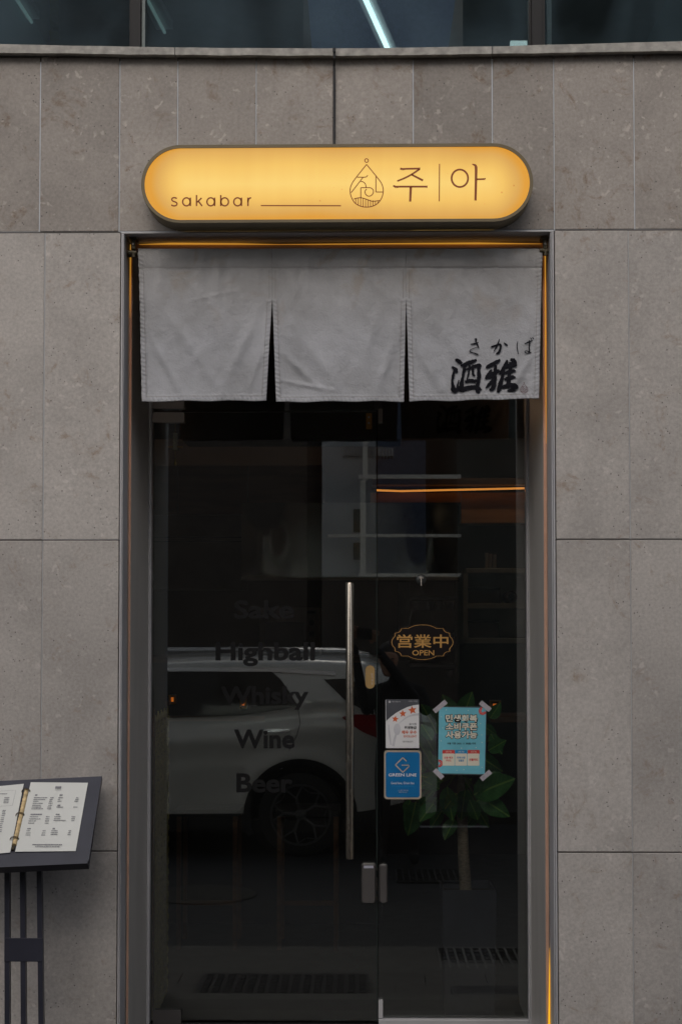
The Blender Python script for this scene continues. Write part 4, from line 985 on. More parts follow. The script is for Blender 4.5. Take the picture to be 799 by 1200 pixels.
# tan pill tag
pt_ = thing('pill_tag', 'small tan pill-shaped tag on the glass just right of the long handle', 'tag', P(433.5, 793.5, -.01))
pill(MB(), 428.1, 780, 439, 807.2, 5.3 , -.0095, -.0065).build('tag_plate', M['pill'], pt_)
for i, chh in enumerate('당기세요'): text_mb(chh, (434.8, 789.2 + i * 3.4, 437.0, 792 + i * 3.4), -.0098).build('lettering', M['lgrey'], pt_)

# ============================================================ MENU STAND
S0 = at(12, 1014, -.90); S1_ = at(32, 914, -.655)
U = Vector((math.cos(R(2.7)), 0, math.sin(R(2.7)))); V = Vector((S1_.x - S0.x, .245, S1_.z - S0.z)); VL = V.length; V.normalize(); Wn = U.cross(V).normalized()
st = thing('menu_stand', 'black metal stand with a tilted board beside the doorway', 'menu stand', (-1.18, -.79, -.13))
def loc3(u, v, w_): return S0 + U * u + V * v + Wn * w_
def slab(mb, u0, u1, v0, v1, w0, w1):
    return mb.add([loc3(u, v, q) for q in (w0, w1) for v in (v0, v1) for u in (u0, u1)], [(0, 2, 3, 1), (4, 5, 7, 6), (0, 1, 5, 4), (2, 6, 7, 3), (0, 4, 6, 2), (1, 3, 7, 5)])
HWB = .264
b = MB(); slab(b, -HWB, HWB, .0, VL, -.018, 0); b.build('tilted_board', M['boardblk'], st)
b = MB(); slab(b, -HWB, HWB - .0, -.016, -.0005, -.022, .012); b.build('front_lip', M['boardblk'], st)
LYy = -.79
for k, (xa_, xb_) in enumerate((((9.0, 1020), (9.2, 1200)), ((27.0, 1020), (28.2, 1200)), ((46.5, 1015), (48.8, 1200)))):
    p = at(*xa_, LYy); q = at(*xb_, LYy); d = (q.x - p.x) / (q.z - p.z); zb_ = -.12; xq = p.x + d * (zb_ - p.z); ztp = S0.z + .055 + (p.x - S0.x) * .047
    xt_ = p.x + d * (ztp - p.z)
    b = MB(); h_ = .0085; b.add([(xq - h_, LYy - .012, zb_), (xq + h_, LYy - .012, zb_), (xq + h_, LYy + .012, zb_), (xq - h_, LYy + .012, zb_), (xt_ - h_, LYy - .012, ztp), (xt_ + h_, LYy - .012, ztp), (xt_ + h_, LYy + .012, ztp), (xt_ - h_, LYy + .012, ztp)],
          [(3, 2, 1, 0), (4, 5, 6, 7), (0, 1, 5, 4), (1, 2, 6, 5), (2, 3, 7, 6), (3, 0, 4, 7)]); b.build('upright_bar', M['boardblk'], st)
a_ = at(5, 1127.5, LYy - .014); c_ = at(50.5, 1100, LYy - .014); b = MB(); b.box(a_.x, c_.x, LYy - .016, LYy - .0122, a_.z, c_.z, .001); b.build('cross_plate', M['boardblk'], st)
b = MB(); b.box(-1.36, -.99, -.95, -.63, -.145, -.12, .003); b.build('base_plate', M['boardblk'], st)
# binder with two pages
def inv(px, py):
    """board coordinates seen at a pixel"""
    d = (CR @ Vector(((px - PX0) / F, (PY0 - py) / F, -1)))
    t = (S0 + Wn * .004 - CAM).dot(Wn) / d.dot(Wn); p = CAM + d * t - S0; k_ = U.dot(V); pu, pv = p.dot(U), p.dot(V); dd_ = 1 - k_ * k_; return (pu - k_ * pv) / dd_, (pv - k_ * pu) / dd_
def zm(x, y): return x / 6.658, 900 + y / 6.658
mbk = thing('menu_binder', 'open ring binder menu lying on the tilted black board', 'menu', loc3(0, .12, .002))
def page(q, curl, name):
    Q = [inv(*zm(*p_)) for p_ in q]; b = MB(); n_ = 10; vs = []
    for j in range(n_ + 1):
        for i in range(n_ + 1):
            s_ = i / n_; t_ = j / n_
            u = (Q[0][0] * (1 - s_) + Q[1][0] * s_) * (1 - t_) + (Q[3][0] * (1 - s_) + Q[2][0] * s_) * t_
            v = (Q[0][1] * (1 - s_) + Q[1][1] * s_) * (1 - t_) + (Q[3][1] * (1 - s_) + Q[2][1] * s_) * t_
            vs.append(loc3(u, v, .003 + curl(s_, t_)))
    b.add(vs, [(j * 11 + i, j * 11 + i + 1, j * 11 + i + 12, j * 11 + i + 11) for j in range(n_) for i in range(n_)]); 
    return b.build(name, M['paper'], mbk, smooth='all')
page([(118, 657), (590, 650), (686, 116), (240, 114)], lambda s, t: .0015 * (1 - s), 'page'); 
p2 = page([(-380, 700), (80, 663), (186, 126), (-290, 170)], lambda s, t: .0015 * s, 'page')
def ink(x0, y0, x1, y1, mb, w_=.0060):
    (u0, v0), (u1, v1) = inv(*zm(x0, y0)), inv(*zm(x1, y1)); dv = max(.0006, abs(v1 - v0) / 2); vm = (v0 + v1) / 2
    mb.add([loc3(u0, vm - dv, w_), loc3(u1, vm - dv, w_), loc3(u1, vm + dv, w_), loc3(u0, vm + dv, w_)], [(0, 1, 2, 3)])
b = MB(); rr2 = random.Random(4)
def words(x0, x1, y, h_=7):
    x = x0
    while x < x1 - 3:
        w_ = rr2.uniform(4, 11); e = min(x1, x + w_); ink(x, y - h_ / 2 + rr2.uniform(-.5, .5), e, y + h_ / 2, b); x = e + rr2.uniform(1.5, 4)
words(434, 480, 157, 18); words(430, 478, 176, 2)
for x0, x1, y in ((274, 298, 216), (466, 488, 216), (450, 472, 296), (240, 332, 367), (436, 470, 367), (214, 240, 479), (412, 434, 478)): words(x0, x1, y, 9)
for x0, x1, y, p0, p1 in ((266, 372, 236, 393, 420), (262, 358, 250, 388, 416), (260, 300, 264, 386, 412), (256, 340, 280, 380, 410), (252, 318, 296, 378, 406), (250, 322, 310, 372, 402), (246, 336, 323, 368, 400),
                          (456, 492, 236, 594, 616), (452, 470, 250, 590, 612), (450, 480, 264, 582, 612), (442, 496, 310, 574, 604),
                          (234, 298, 385, 360, 388), (228, 320, 402, 356, 386), (224, 282, 418, 352, 382), (220, 272, 435, 350, 378),
                          (426, 476, 385, 560, 588), (424, 470, 400, 558, 584), (420, 512, 414, 560, 582), (208, 236, 495, 334, 358), (204, 240, 512, 328, 354), (200, 238, 528, 322, 352),
                          (402, 450, 495, 536, 558), (398, 450, 510, 532, 552), (396, 450, 524, 528, 550)):
    words(x0, x1, y, 5.5); words(p0, p1, y, 5.5)
words(254, 488, 603, 7); words(276, 464, 619, 6)
for y, x0, x1 in ((206, 0, 60), (236, 36, 74), (250, 32, 72), (263, 30, 70), (276, 28, 66), (336, 22, 46), (348, 20, 44), (362, 18, 42), (376, 14, 38), (394, 8, 34), (408, 6, 32), (424, 4, 30), (440, 0, 26), (455, -2, 22), (470, -2, 18), (488, 0, 16), (502, -2, 12)): words(x0, x1, y, 5.5)
for q_ in ((0, 186, 124, 178), (0, 302, 96, 297)): pass
def lin(x0, y0, x1, y1):
    (u0, v0), (u1, v1) = inv(*zm(x0, y0)), inv(*zm(x1, y1)); d = Vector((u1 - u0, v1 - v0)).normalized(); n_ = Vector((-d.y, d.x)) * .0003
    b.add([loc3(u0 + n_.x, v0 + n_.y, .006), loc3(u1 + n_.x, v1 + n_.y, .006), loc3(u1 - n_.x, v1 - n_.y, .006), loc3(u0 - n_.x, v0 - n_.y, .006)], [(0, 1, 2, 3)])
lin(-100, 190, 124, 178); lin(124, 178, 98, 297); lin(98, 297, -120, 312)
tag(b.build('menu_print', M['print'], mbk), kind='stuff')
u0, v0 = inv(*zm(208, 175)); u1, v1 = inv(*zm(112, 605))
b = MB(); n_ = 34
b.tube([loc3(u0 + (u1 - u0) * k / n_, v0 + (v1 - v0) * k / n_, .004 + (.0 if k % 2 else .0008)) for k in range(n_ + 1)], [.0068 if k % 2 else .0080 for k in range(n_ + 1)], 10); b.build('ribbed_spine', M['binder'], mbk, smooth=True)
for x, y in ((202, 192), (155, 378), (112, 566)):
    u, v = inv(*zm(x, y)); b = MB()
    for dv in (0, .0045):
        b.tube([loc3(u + .0152 * math.cos(t * math.pi / 10), v + dv + .003 * math.sin(t * math.pi / 10), .002 + .0135 * math.sin(t * math.pi / 10) * (1 if math.sin(t * math.pi / 10) > 0 else .2)) for t in range(21)], .0011, 6, caps=False)
    b.build('binder_ring', M['ring'], mbk, smooth=True)
u, v = inv(*zm(104, 630)); b = MB(); b.tube([loc3(u, v + .006, .006), loc3(u - .002, v - .008, .006)], [.0045, .0055], 8); b.build('spine_clasp', M['ring'], mbk, smooth=True)

# ============================================================ INSIDE THE SHOP
IXL, IXR, IYB, IH = -1.9, 1.75, 4.6, 2.95
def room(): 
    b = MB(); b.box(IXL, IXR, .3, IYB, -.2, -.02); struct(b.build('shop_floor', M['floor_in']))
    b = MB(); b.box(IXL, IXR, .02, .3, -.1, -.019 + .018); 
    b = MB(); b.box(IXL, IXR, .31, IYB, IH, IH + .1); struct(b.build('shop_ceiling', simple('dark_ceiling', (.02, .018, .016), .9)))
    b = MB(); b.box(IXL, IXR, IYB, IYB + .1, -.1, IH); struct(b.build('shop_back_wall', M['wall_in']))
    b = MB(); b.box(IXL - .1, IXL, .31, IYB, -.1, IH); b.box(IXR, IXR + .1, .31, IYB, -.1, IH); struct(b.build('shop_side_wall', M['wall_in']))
room()
b = MB(); b.box(-.85, .62, .06, .3, -.1, -.015); struct(b.build('inner_floor', M['floor_in']))
def ibox(x0, y0, x1, y1, Y, D, mb=None):
    a_ = at(x0, y1, Y); c_ = at(x1, y0, Y); mb = mb or MB(); mb.box(a_.x, c_.x, Y, Y + D, a_.z, c_.z, .002); return mb
# wall cupboards (dim brown) behind the door leaf
t = thing('wall_cabinet', 'long dim brown wall cabinet high inside the shop at left', 'cabinet', at(320, 560, 3.0))
ibox(120, 545, 378, 603, 3.0, .5).build('cabinet_front', M['wood_in'], t)
for x in (208, 290): ibox(x, 546, x + 1, 602, 2.996, .003).build('door_gap', M['black'], t)
t = thing('lower_cabinet', 'dim brown panelled cabinet below the stainless hood at left', 'cabinet', at(250, 650, 3.1))
ibox(120, 604, 283, 690, 3.1, .5).build('cabinet_front', simple('dull_brown_panel', (.17, .125, .10), .6), t)
for y in (629, 634): ibox(120, y, 283, y + 1.2, 3.095, .004).build('panel_groove', M['black'], t)
# wavy stainless hood
t = thing('range_hood', 'wide wavy stainless hood panel hanging inside above the counter', 'range hood', at(410, 590, 2.6))
a_ = at(283, 677, 2.6); c_ = at(536, 589, 2.6); b = MB(); nx, nz = 90, 24; vs = []
for j in range(nz + 1):
    for i in range(nx + 1):
        u = i / nx; v = j / nz
        y = 2.6 - .05 * math.exp(-((u - .10) / .09) ** 2) * math.sin(v * math.pi) - .06 * math.exp(-((u - .88) / .08) ** 2) * math.sin(v * math.pi) + .006 * math.sin(v * math.pi) * math.cos(u * 9 + 1)
        vs.append((a_.x + (c_.x - a_.x) * u, y, a_.z + (c_.z - a_.z) * v))
b.add(vs, [(j * (nx + 1) + i, j * (nx + 1) + i + 1, (j + 1) * (nx + 1) + i + 1, (j + 1) * (nx + 1) + i) for j in range(nz) for i in range(nx)])
b.build('wavy_front', M['inox'], t, smooth='all')
b = MB(); b.box(a_.x, c_.x, 2.63, 3.0, a_.z, c_.z); b.build('hood_body', M['alu_dark'], t)
b = MB(); b.box(a_.x, c_.x, 2.575, 2.62, a_.z - .015, a_.z); b.build('hood_edge', M['shelfm'], t)
# cove with orange LED, timber band below
t = thing('cove_light', 'thin orange LED line glowing along the ceiling cove at right', 'light strip', at(530, 573, 2.9)); COVE = t
p = at(441, 574.5, 2.88); q = at(640, 571.6, 2.88); b = MB(); b.tube([p, at(470, 575.5, 2.88), at(520, 574.3, 2.88), q], .0065, 6); b.build('led_tube', M['ledw'], t, smooth=True)
ibox(436, 560, 660, 568, 2.80, .25).build('cove_lip', M['wood_in'], t)
ibox(540.5, 577, 660, 613, 2.95, .2).build('timber_band', M['wood_or'], t); ibox(434, 577, 540, 589, 2.95, .2).build('timber_band', M['wood_or'], t)
t = thing('added_cabinet_light', 'unseen warm LED run added above the brown wall cabinet at left', 'light strip', at(300, 450, 2.9))
b = MB(); b.tube([at(100, 470, 2.9), at(430, 470, 2.9)], .010, 6); b.build('led_tube', emis('added_cabinet_led', (1.0, .60, .34), 36.0), t, smooth=True)  # unseen run added to brighten the cabinets and the room
ibox(80, 474, 450, 478, 2.86, .2).build('light_shelf', M['wood_in'], t)
b = MB(); b.tube([at(585, 462, 2.3), at(650, 462, 2.3)], .012, 6); b.build('added_fill_run', emis('added_fill_led', (1.0, .66, .42), 34.0), COVE, smooth=True)  # unseen warm tube added to brighten the shelves at right
# shelving at right
sh = thing('shelf_unit', 'pale open shelf unit with storage boxes at right inside the shop', 'shelves', at(580, 760, 2.5))
for x0, y0, x1, y1 in ((546, 666, 660, 671.5), (548, 707, 660, 713), (543, 748, 660, 754), (542.5, 672, 548, 754)): ibox(x0, y0, x1, y1, 2.5, .38).build('shelf_board', M['shelfm'], sh)
ibox(548.5, 672, 660, 747, 2.86, .02).build('back_panel', M['shelfm'], sh)
for (x0, y0, x1, y1), l_ in (((549, 689, 586, 706.8), 'brown storage box on the upper shelf, inside at right'), ((549.5, 727, 584, 747.8), 'brown storage box on the lower shelf, inside at right')):
    t = thing('storage_box', l_, 'box', at((x0 + x1) / 2, y1, 2.55)); ibox(x0, y0 + 3, x1, y1, 2.55, .28).build('box_body', M['boxd'], t); ibox(x0 - .5, y0, x1 + .5, y0 + 2.9, 2.545, .29).build('box_lid', simple('dark_box_lid', (.05, .04, .036), .6), t)
p = at(599, 699.5, 2.5); t = thing('paper_roll', 'dark-centred roll lying on the upper shelf beside the box', 'roll', p)
b = MB(); b.tube([(p.x, 2.5, p.z), (p.x, 2.7, p.z)], .034, 20); b.build('roll_body', M['boxd'], t, smooth=True); b = MB(); b.tube([(p.x, 2.497, p.z), (p.x, 2.499, p.z)], .02, 16); b.build('roll_core', M['darkgl'], t)
for i, x in enumerate((570, 574.5, 579.5)):
    p = at(x, 665.5, 2.6); q = at(x, 648 + i, 2.6); b = MB(); b.tube([p, (p.x, 2.6, q.z)], .0105, 12)
    tag(b.build('metal_canister', M['patch'], smooth=True), 'slim shiny canister on the top shelf, ' + ('leftmost', 'middle', 'rightmost')[i] + ' of three', 'canister')
# rack of kitchen things behind the plaque
rk = thing('kitchen_rack', 'narrow grey kitchen rack standing behind the scalloped plaque', 'rack', at(500, 760, 2.7))
ibox(467, 682, 480, 775, 2.9, .1).build('rack_upright', simple('grey_rack_paint', (.35, .35, .37), .5), rk); ibox(534, 682, 538, 800, 2.9, .1).build('rack_upright', M['shelfm'], rk)
for y in (699, 742, 779): ibox(481, y, 534, y + 3, 2.7, .3).build('rack_shelf', M['alu'], rk)
for (x0, y0, x1, y1, m_), nm_, lb_, ct_ in (((484, 704, 510, 714, 'lgrey'), 'plastic_tub', 'lilac grey plastic tub hanging under the top rack shelf', 'tub'), ((512, 704, 519, 714.5, 'white'), 'paper_carton', 'small white carton on the rack, right of the lilac tub', 'carton'),
        ((522, 705, 533, 713, 'lgrey'), 'steel_bowl', 'pale bowl at the right end of the top rack shelf', 'bowl'), ((524, 786, 532, 795, 'white'), 'white_cup', 'small white cup low on the rack below the plaque', 'cup')):
    b = MB(); a_ = at(x0, y1, 2.72); c_ = at(x1, y0, 2.72); cx_ = (a_.x + c_.x) / 2; r_ = (c_.x - a_.x) / 2
    b.tube([(cx_, 2.85, a_.z), (cx_, 2.85, a_.z + .004), (cx_, 2.85, c_.z - .004), (cx_, 2.85, c_.z)], [r_ * .8, r_ * .84, r_, r_ * .96], 14); tag(b.build(nm_, M[m_], smooth=True), lb_, ct_)
pb_ = None
for i, (x, h_, c_) in enumerate(((208, 30, (.25, .10, .02)), (216, 26, (.30, .18, .06)), (226, 32, (.05, .09, .04)), (236, 28, (.30, .14, .05)), (248, 31, (.12, .05, .02)), (262, 27, (.32, .22, .1)), (274, 30, (.06, .08, .05)), (297, 28, (.3, .1, .04)))):
    p = at(x, 839, 2.2); rb_ = .021; ht_ = h_ / 1700 * 7.98
    t = thing('liquor_bottle', 'liquor bottle', 'bottle', p, 'bottles along the counter')
    t['label'] = ('amber bottle at the far left of the bottle row', 'tan bottle second from left in the row', 'dark green tall bottle in the left part of the row', 'reddish amber bottle right of the tall green one', 'near-black bottle in the middle of the row', 'pale tan short bottle right of the near-black one', 'dark green bottle left of the red lamp', 'red-brown bottle right of the red lamp')[i]
    b = MB(); b.tube([p, p + Vector((0, 0, .004)), p + Vector((0, 0, ht_ * .6)), p + Vector((0, 0, ht_ * .74)), p + Vector((0, 0, ht_ * .94))], [rb_ * .95, rb_, rb_, rb_ * .4, rb_ * .36], 14)
    b.build('bottle_glass', simple('bottle_glass_tone', c_, .12), t, smooth=True); b = MB(); b.tube([p + Vector((0, 0, ht_ * .94)), p + Vector((0, 0, ht_))], rb_ * .42, 10); b.build('cap', M['brass'], t)
    b = MB(); b.tube([p + Vector((0, 0, ht_ * .18)), p + Vector((0, 0, ht_ * .46))], rb_ * 1.03, 14, caps=False); b.build('bottle_label', M['offwhite'], t, smooth=True)
a_ = at(195, 843, 2.1); c_ = at(310, 839.2, 2.1); b = MB(); b.box(a_.x, c_.x, 2.1, 2.32, c_.z - .03, c_.z - .001); tag(b.build('bottle_shelf', M['wood_in']), 'dark timber shelf carrying the row of liquor bottles', 'shelf')
# toaster oven
ov = thing('toaster_oven', 'cream toaster oven with three knobs on the back counter', 'oven', at(340, 765, 2.5))
ibox(303.5, 712, 374.5, 768, 2.5, .35).build('oven_body', M['oven'], ov); ibox(310, 729, 357, 766, 2.494, .006).build('oven_window', M['darkgl'], ov)
for y in (730, 743, 756):
    p = at(365, y, 2.49); b = MB(); b.tube([(p.x, 2.475, p.z), (p.x, 2.499, p.z)], .016, 14); b.build('knob', M['black'], ov, smooth=True)
ibox(360, 716, 370, 719, 2.495, .004).build('brand_plate', M['black'], ov)
# counter and stools
ct = thing('shop_counter', 'low dark timber counter running across the shop interior', 'counter', at(360, 940, 2.2))
a_ = at(200, 940, 2.0); b = MB(); b.box(-1.3, .1, 2.0, 2.9, at(350, 768.5, 2.5).z - .03, at(350, 768.5, 2.5).z); b.build('counter_top', M['wood_in'], ct)
b = MB(); b.box(-1.3, .1, 2.12, 2.8, -.02, at(350, 768.5, 2.5).z - .031); b.build('counter_body', simple('black_counter_front', (.02, .018, .017), .6), ct)
for i, (x, lab_) in enumerate(((-.78, 'slim timber bar stool standing at the counter, left one'), (-.28, 'slim timber bar stool standing at the counter, right one'))):
    s_ = thing('bar_stool', lab_, 'stool', (x, 1.6, -.02), 'bar stools at the counter')
    b = MB(); b.box(x - .16, x + .16, 1.45, 1.75, .64, .67, .004); b.build('seat', M['clad'], s_)
    for dx in (-.14, .14):
        for dy in (1.47, 1.73): b = MB(); b.box(x + dx - .011, x + dx + .011, dy - .011, dy + .011, -.02, .64); b.build('leg', M['wood_in'], s_)
    b = MB(); b.box(x - .128, x + .128, 1.462, 1.478, .2, .222); b.build('footrest', M['wood_in'], s_)
# small lamps
def lamp(px, py, Y, lab_, r=.018, h_=.05):
    p = at(px, py, Y); t = thing('small_lamp', lab_, 'lamp', (p.x, Y, p.z - h_ / 2))
    b = MB(); b.box(p.x - r * .45, p.x + r * .45, Y - r * .45, Y + r * .45, p.z - h_ * .3, p.z + h_ * .3); b.build('glowing_core', M['lamp'], t)
    for sx in (-1, 1):
        for sy in (-1, 1): b = MB(); b.box(p.x + sx * r - .003, p.x + sx * r + .003, Y + sy * r - .003, Y + sy * r + .003, p.z - h_ / 2, p.z + h_ / 2); b.build('lantern_post', M['brass'], t)
    b = MB(); b.box(p.x - r - .004, p.x + r + .004, Y - r - .004, Y + r + .004, p.z - h_ / 2 - .006, p.z - h_ / 2); b.box(p.x - r - .004, p.x + r + .004, Y - r - .004, Y + r + .004, p.z + h_ / 2, p.z + h_ / 2 + .006); b.build('lantern_frame', M['brass'], t)
lamp(580, 829, 1.2, 'little orange lantern glowing right of the turquoise poster', .022, .055)
lamp(202, 820, 2.1, 'tiny orange lamp glowing at the far left of the counter', .014, .04)
lamp(285, 824, 2.05, 'small red-orange lamp glowing behind the word Whisky', .014, .045)
for z_ in ((.80, -1.30),): pass
b = MB(); b.box(at(575, 835, 1.1).x, at(640, 835, 1.1).x, 1.1, 1.4, at(580, 838, 1.2).z - .03, at(580, 838, 1.2).z - .0, .002); tag(b.build('wall_ledge', M['wood_in']), 'narrow dark ledge carrying the orange lantern', 'shelf')
b = MB()
zc_ = at(350, 768.5, 2.5).z
# wicker screen at the left, end-on to the glass
ws_ = thing('wicker_screen', 'yellow-green woven wicker screen standing just inside the left edge of the glass', 'screen', (-.83, .3, -.02))
p0 = at(179, 900, .05); p1 = at(196, 900, .62); zt_s = at(185, 832, .3).z
def wp(u, z): return Vector((p0.x + (p1.x - p0.x) * u, .05 + .57 * u, z))
b = MB(); nrm = Vector((.57, -(p1.x - p0.x), 0)).normalized()
for k in range(58):
    z0 = -.02 + k * .024
    for j in range(9):
        u0_ = j / 9; u1_ = u0_ + 1.45 / 9; off = .004 if (k + j) % 2 else .0
        c0 = wp(u0_, z0 + (.012 if j % 2 else 0)) ; c1 = wp(min(1, u1_), z0 + .035 + (.012 if j % 2 else 0))
        if c1.z > zt_s: continue
        b.tube([c0 + nrm * off, (c0 + c1) / 2 + nrm * (off + .004), c1 + nrm * off], [.0035, .0045, .0035], 4, caps=False)
tag(b.build('woven_cane', M['wick'], ws_), kind='stuff')
b = MB(); 
for u in (0, 1): c0 = wp(u, 0); b.box(c0.x - .008, c0.x + .008, c0.y - .008, c0.y + .008, -.02, zt_s + .02)
b.build('screen_post', M['wood_in'], ws_)
# straw rope charm
p = at(205.5, 497, .03); t = thing('rope_charm', 'small straw rope charm hanging at the top left of the door', 'charm', (p.x, .03, p.z))
b = MB(); b.tube([(p.x, .03, p.z + .03), (p.x, .03, at(205, 508, .03).z)], .0009, 5); b.build('hanging_thread', M['brass'], t)
zA = at(205, 508, .03).z; zB = at(205, 524, .03).z
for ph in (0, math.pi):
    b = MB(); b.tube([(p.x + .0045 * math.cos(ph + k * .75), .03 + .0045 * math.sin(ph + k * .75), zA + (zB - zA) * k / 16) for k in range(17)], [.0055] * 17, 7); b.build('twisted_rope', M['rope'], t, smooth=True)
b = MB(); b.tube([(p.x, .03, zB + .003), (p.x, .03, zB - .012)], [.007, .0135], 10); b.build('straw_skirt', M['rope'], t, smooth=True)
b = MB(); b.tube([(p.x - .03, .034, zB + .002), (p.x + .03, .034, zB + .002)], .003, 6); b.build('cross_straw', M['goldp'], t)
b = MB(); b.tube([(p.x, .03, zB - .01), (p.x, .03, at(205, 538, .03).z)], .0008, 5); b.tube([(p.x, .03, at(205, 538, .03).z), (p.x, .03, at(205, 543, .03).z), (p.x, .03, at(205, 545.5, .03).z)], [.003, .006, .005], 8); b.build('brass_bell', M['brass'], t, smooth=True)
# dark roller box at head of the room
b = MB(); ibox(213, 400, 470, 515, .6, .25, b); tag(b.build('roller_blind_box', simple('black_blind_box', (.012, .012, .013), .5)), 'black box high behind the door glass, just under the curtain', 'blind box')
# rubber plant
PYc = .34
pl = thing('rubber_plant', 'rubber plant with broad green leaves in a square charcoal planter inside the glass', 'plant', (at(549, 1100, PYc).x, PYc, -.02))
a_ = at(518, 1044, PYc - .13); c_ = at(582, 1044, PYc - .13); ztp = a_.z
b = MB(); x0, x1, y0, y1 = a_.x, c_.x, PYc - .13, PYc + .13
b.add([(x0 + .012, y0 + .012, -.02), (x1 - .012, y0 + .012, -.02), (x1 - .012, y1 - .012, -.02), (x0 + .012, y1 - .012, -.02), (x0, y0, ztp), (x1, y0, ztp), (x1, y1, ztp), (x0, y1, ztp),
       (x0 + .01, y0 + .01, ztp), (x1 - .01, y0 + .01, ztp), (x1 - .01, y1 - .01, ztp), (x0 + .01, y1 - .01, ztp), (x0 + .01, y0 + .01, ztp - .04), (x1 - .01, y0 + .01, ztp - .04), (x1 - .01, y1 - .01, ztp - .04), (x0 + .01, y1 - .01, ztp - .04)],
      [(3, 2, 1, 0)] + [(k + o, (k + 1) % 4 + o, (k + 1) % 4 + 4 + o, k + 4 + o) for o in (0, 4, 8) for k in range(4)]); b.build('planter', M['potm'], pl)
b = MB(); b.box(x0 + .0105, x1 - .0105, y0 + .0105, y1 - .0105, ztp - .06, ztp - .035); b.build('soil', M['soil'], pl)
tp = [at(546, 1052, PYc), at(543.5, 1010, PYc), at(541.5, 965, PYc), at(540, 935, PYc), at(541, 900, PYc + .03), at(537, 870, PYc + .05), at(541, 840, PYc + .03)]
b = MB(); b.tube(tp, [.026, .024, .0225, .018, .013, .010, .006], 12); b.build('trunk', M['trunk'], pl, smooth=True)
def branch(p, q, r=.005): b = MB(); m_ = (p + q) / 2 + Vector((0, .0, .012)); b.tube([p, m_, q], [r, r * .8, r * .55], 6); b.build('branch', M['stem'], pl, smooth=True)
LEAF = {}
def leafmesh(key, m, wd):
    n_ = 12; vs = []; fs = []
    for i in range(n_ + 1):
        t_ = i / n_; w_ = wd * (math.sin(math.pi * min(1, t_ ** .85)) ** .75) * (1 - .12 * t_); 
        for k, s_ in enumerate((-1, -.5, 0, .5, 1)):
            vs.append((t_, s_ * w_, abs(s_) ** 1.3 * w_ * .30 - .10 * t_ * t_ + .012 * math.sin(t_ * 16 + s_) * abs(s_)))
    for i in range(n_):
        for k in range(4): fs.append((i * 5 + k, i * 5 + k + 1, i * 5 + k + 6, i * 5 + k + 5))
    me = bpy.data.meshes.new('leaf'); me.from_pydata(vs, [], fs); me.materials.append(m); me.polygons.foreach_set('use_smooth', [True] * len(me.polygons)); LEAF[key] = me
leafmesh('n', M['leaf'], .33); leafmesh('o', M['leafd'], .33); leafmesh('y', M['leafl'], .33); leafmesh('w', M['leaf'], .29)
def leaf(bx, by, tx_, ty_, Y0=.36, dY=0.0, key='n', roll=0):
    p = at(bx, by, Y0); q = at(tx_, ty_, Y0 + dY); d = q - p; L = d.length; d.normalize()
    nrm = Vector((0, -1, .12)); nrm = (nrm - d * nrm.dot(d)).normalized(); s_ = nrm.cross(d)
    Rm = Matrix((d, s_, nrm)).transposed().to_4x4(); Rm = Rm @ Matrix.Rotation(roll, 4, 'X')
    o = bpy.data.objects.new('leaf', LEAF[key]); col.objects.link(o); o.parent = pl
    o.matrix_local = Matrix.Translation(p - Vector(pl.location)) @ Rm @ Matrix.Scale(L, 4)
L0 = [(515, 925, 497, 915, 'n', .1), (558, 940, 580, 925, 'n', .1), (572, 880, 592, 868, 'n', -.2), (506, 868, 494, 848, 'n', .3), (574, 842, 586, 825, 'w', .1), (535, 930, 521, 948, 'y', .2), (550, 938, 561, 962, 'n', -.2), (508, 942, 492, 962, 'n', .2),
      (516, 916, 494, 932, 'n', .2), (524, 922, 528, 962, 'w', .5), (530, 962, 528, 961, None, 0), (555, 932, 602, 912, 'n', -.3), (562, 934, 597, 958, 'w', .2), (519, 915, 492, 910, 'y', -.2),
      (481, 938, 474, 957, 'o', .4), (487, 940, 479, 980, 'o', -.3), (545, 926, 540, 962, 'o', .1), (546, 935, 546, 968, 'o', .6), (536, 925, 553, 914, 'y', .7), (560, 945, 546, 972, 'o', -.6),
      (518, 950, 504, 971, 'o', .3), (512, 935, 498, 952, 'o', -.4), (533, 960, 520, 984, 'o', .5), (575, 905, 592, 916, 'w', -.5), (560, 885, 588, 905, 'o', .4),
      (512, 905, 497, 880, 'o', .3), (508, 880, 493, 855, 'o', -.5), (512, 860, 496, 826, 'o', .4), (518, 850, 500, 838, 'w', .1), (575, 860, 588, 885, 'w', .3), (565, 850, 582, 862, 'o', .2), (555, 920, 575, 935, 'o', -.5),
      (530, 845, 520, 815, 'o', .3), (542, 842, 552, 812, 'o', -.3), (548, 850, 570, 830, 'o', .2), (510, 925, 488, 948, 'o', .9), (528, 930, 510, 960, 'o', -.7), (548, 925, 570, 972, 'o', .8), (500, 902, 486, 900, 'o', 0), (505, 895, 492, 868, 'y', 1.1)]
rl = random.Random(9)
for i, (bx, by, tx_, ty_, k_, ro) in enumerate(L0):
    if k_ is None: continue
    Y0 = .22 if i < 14 else rl.uniform(.28, .42)
    if i == 8: tx_, ty_ = 491, 922
    if i == 9: tx_, ty_ = 529, 963
    leaf(bx, by, tx_, ty_, Y0, rl.uniform(-.06, .04), k_, ro)
for bx, by in ((516, 916), (524, 922), (555, 932), (562, 934), (487, 940), (510, 905), (512, 860), (575, 870), (560, 945)):
    branch(at(540, 905 if by > 880 else 868, PYc + .01), at(bx, by, .26))
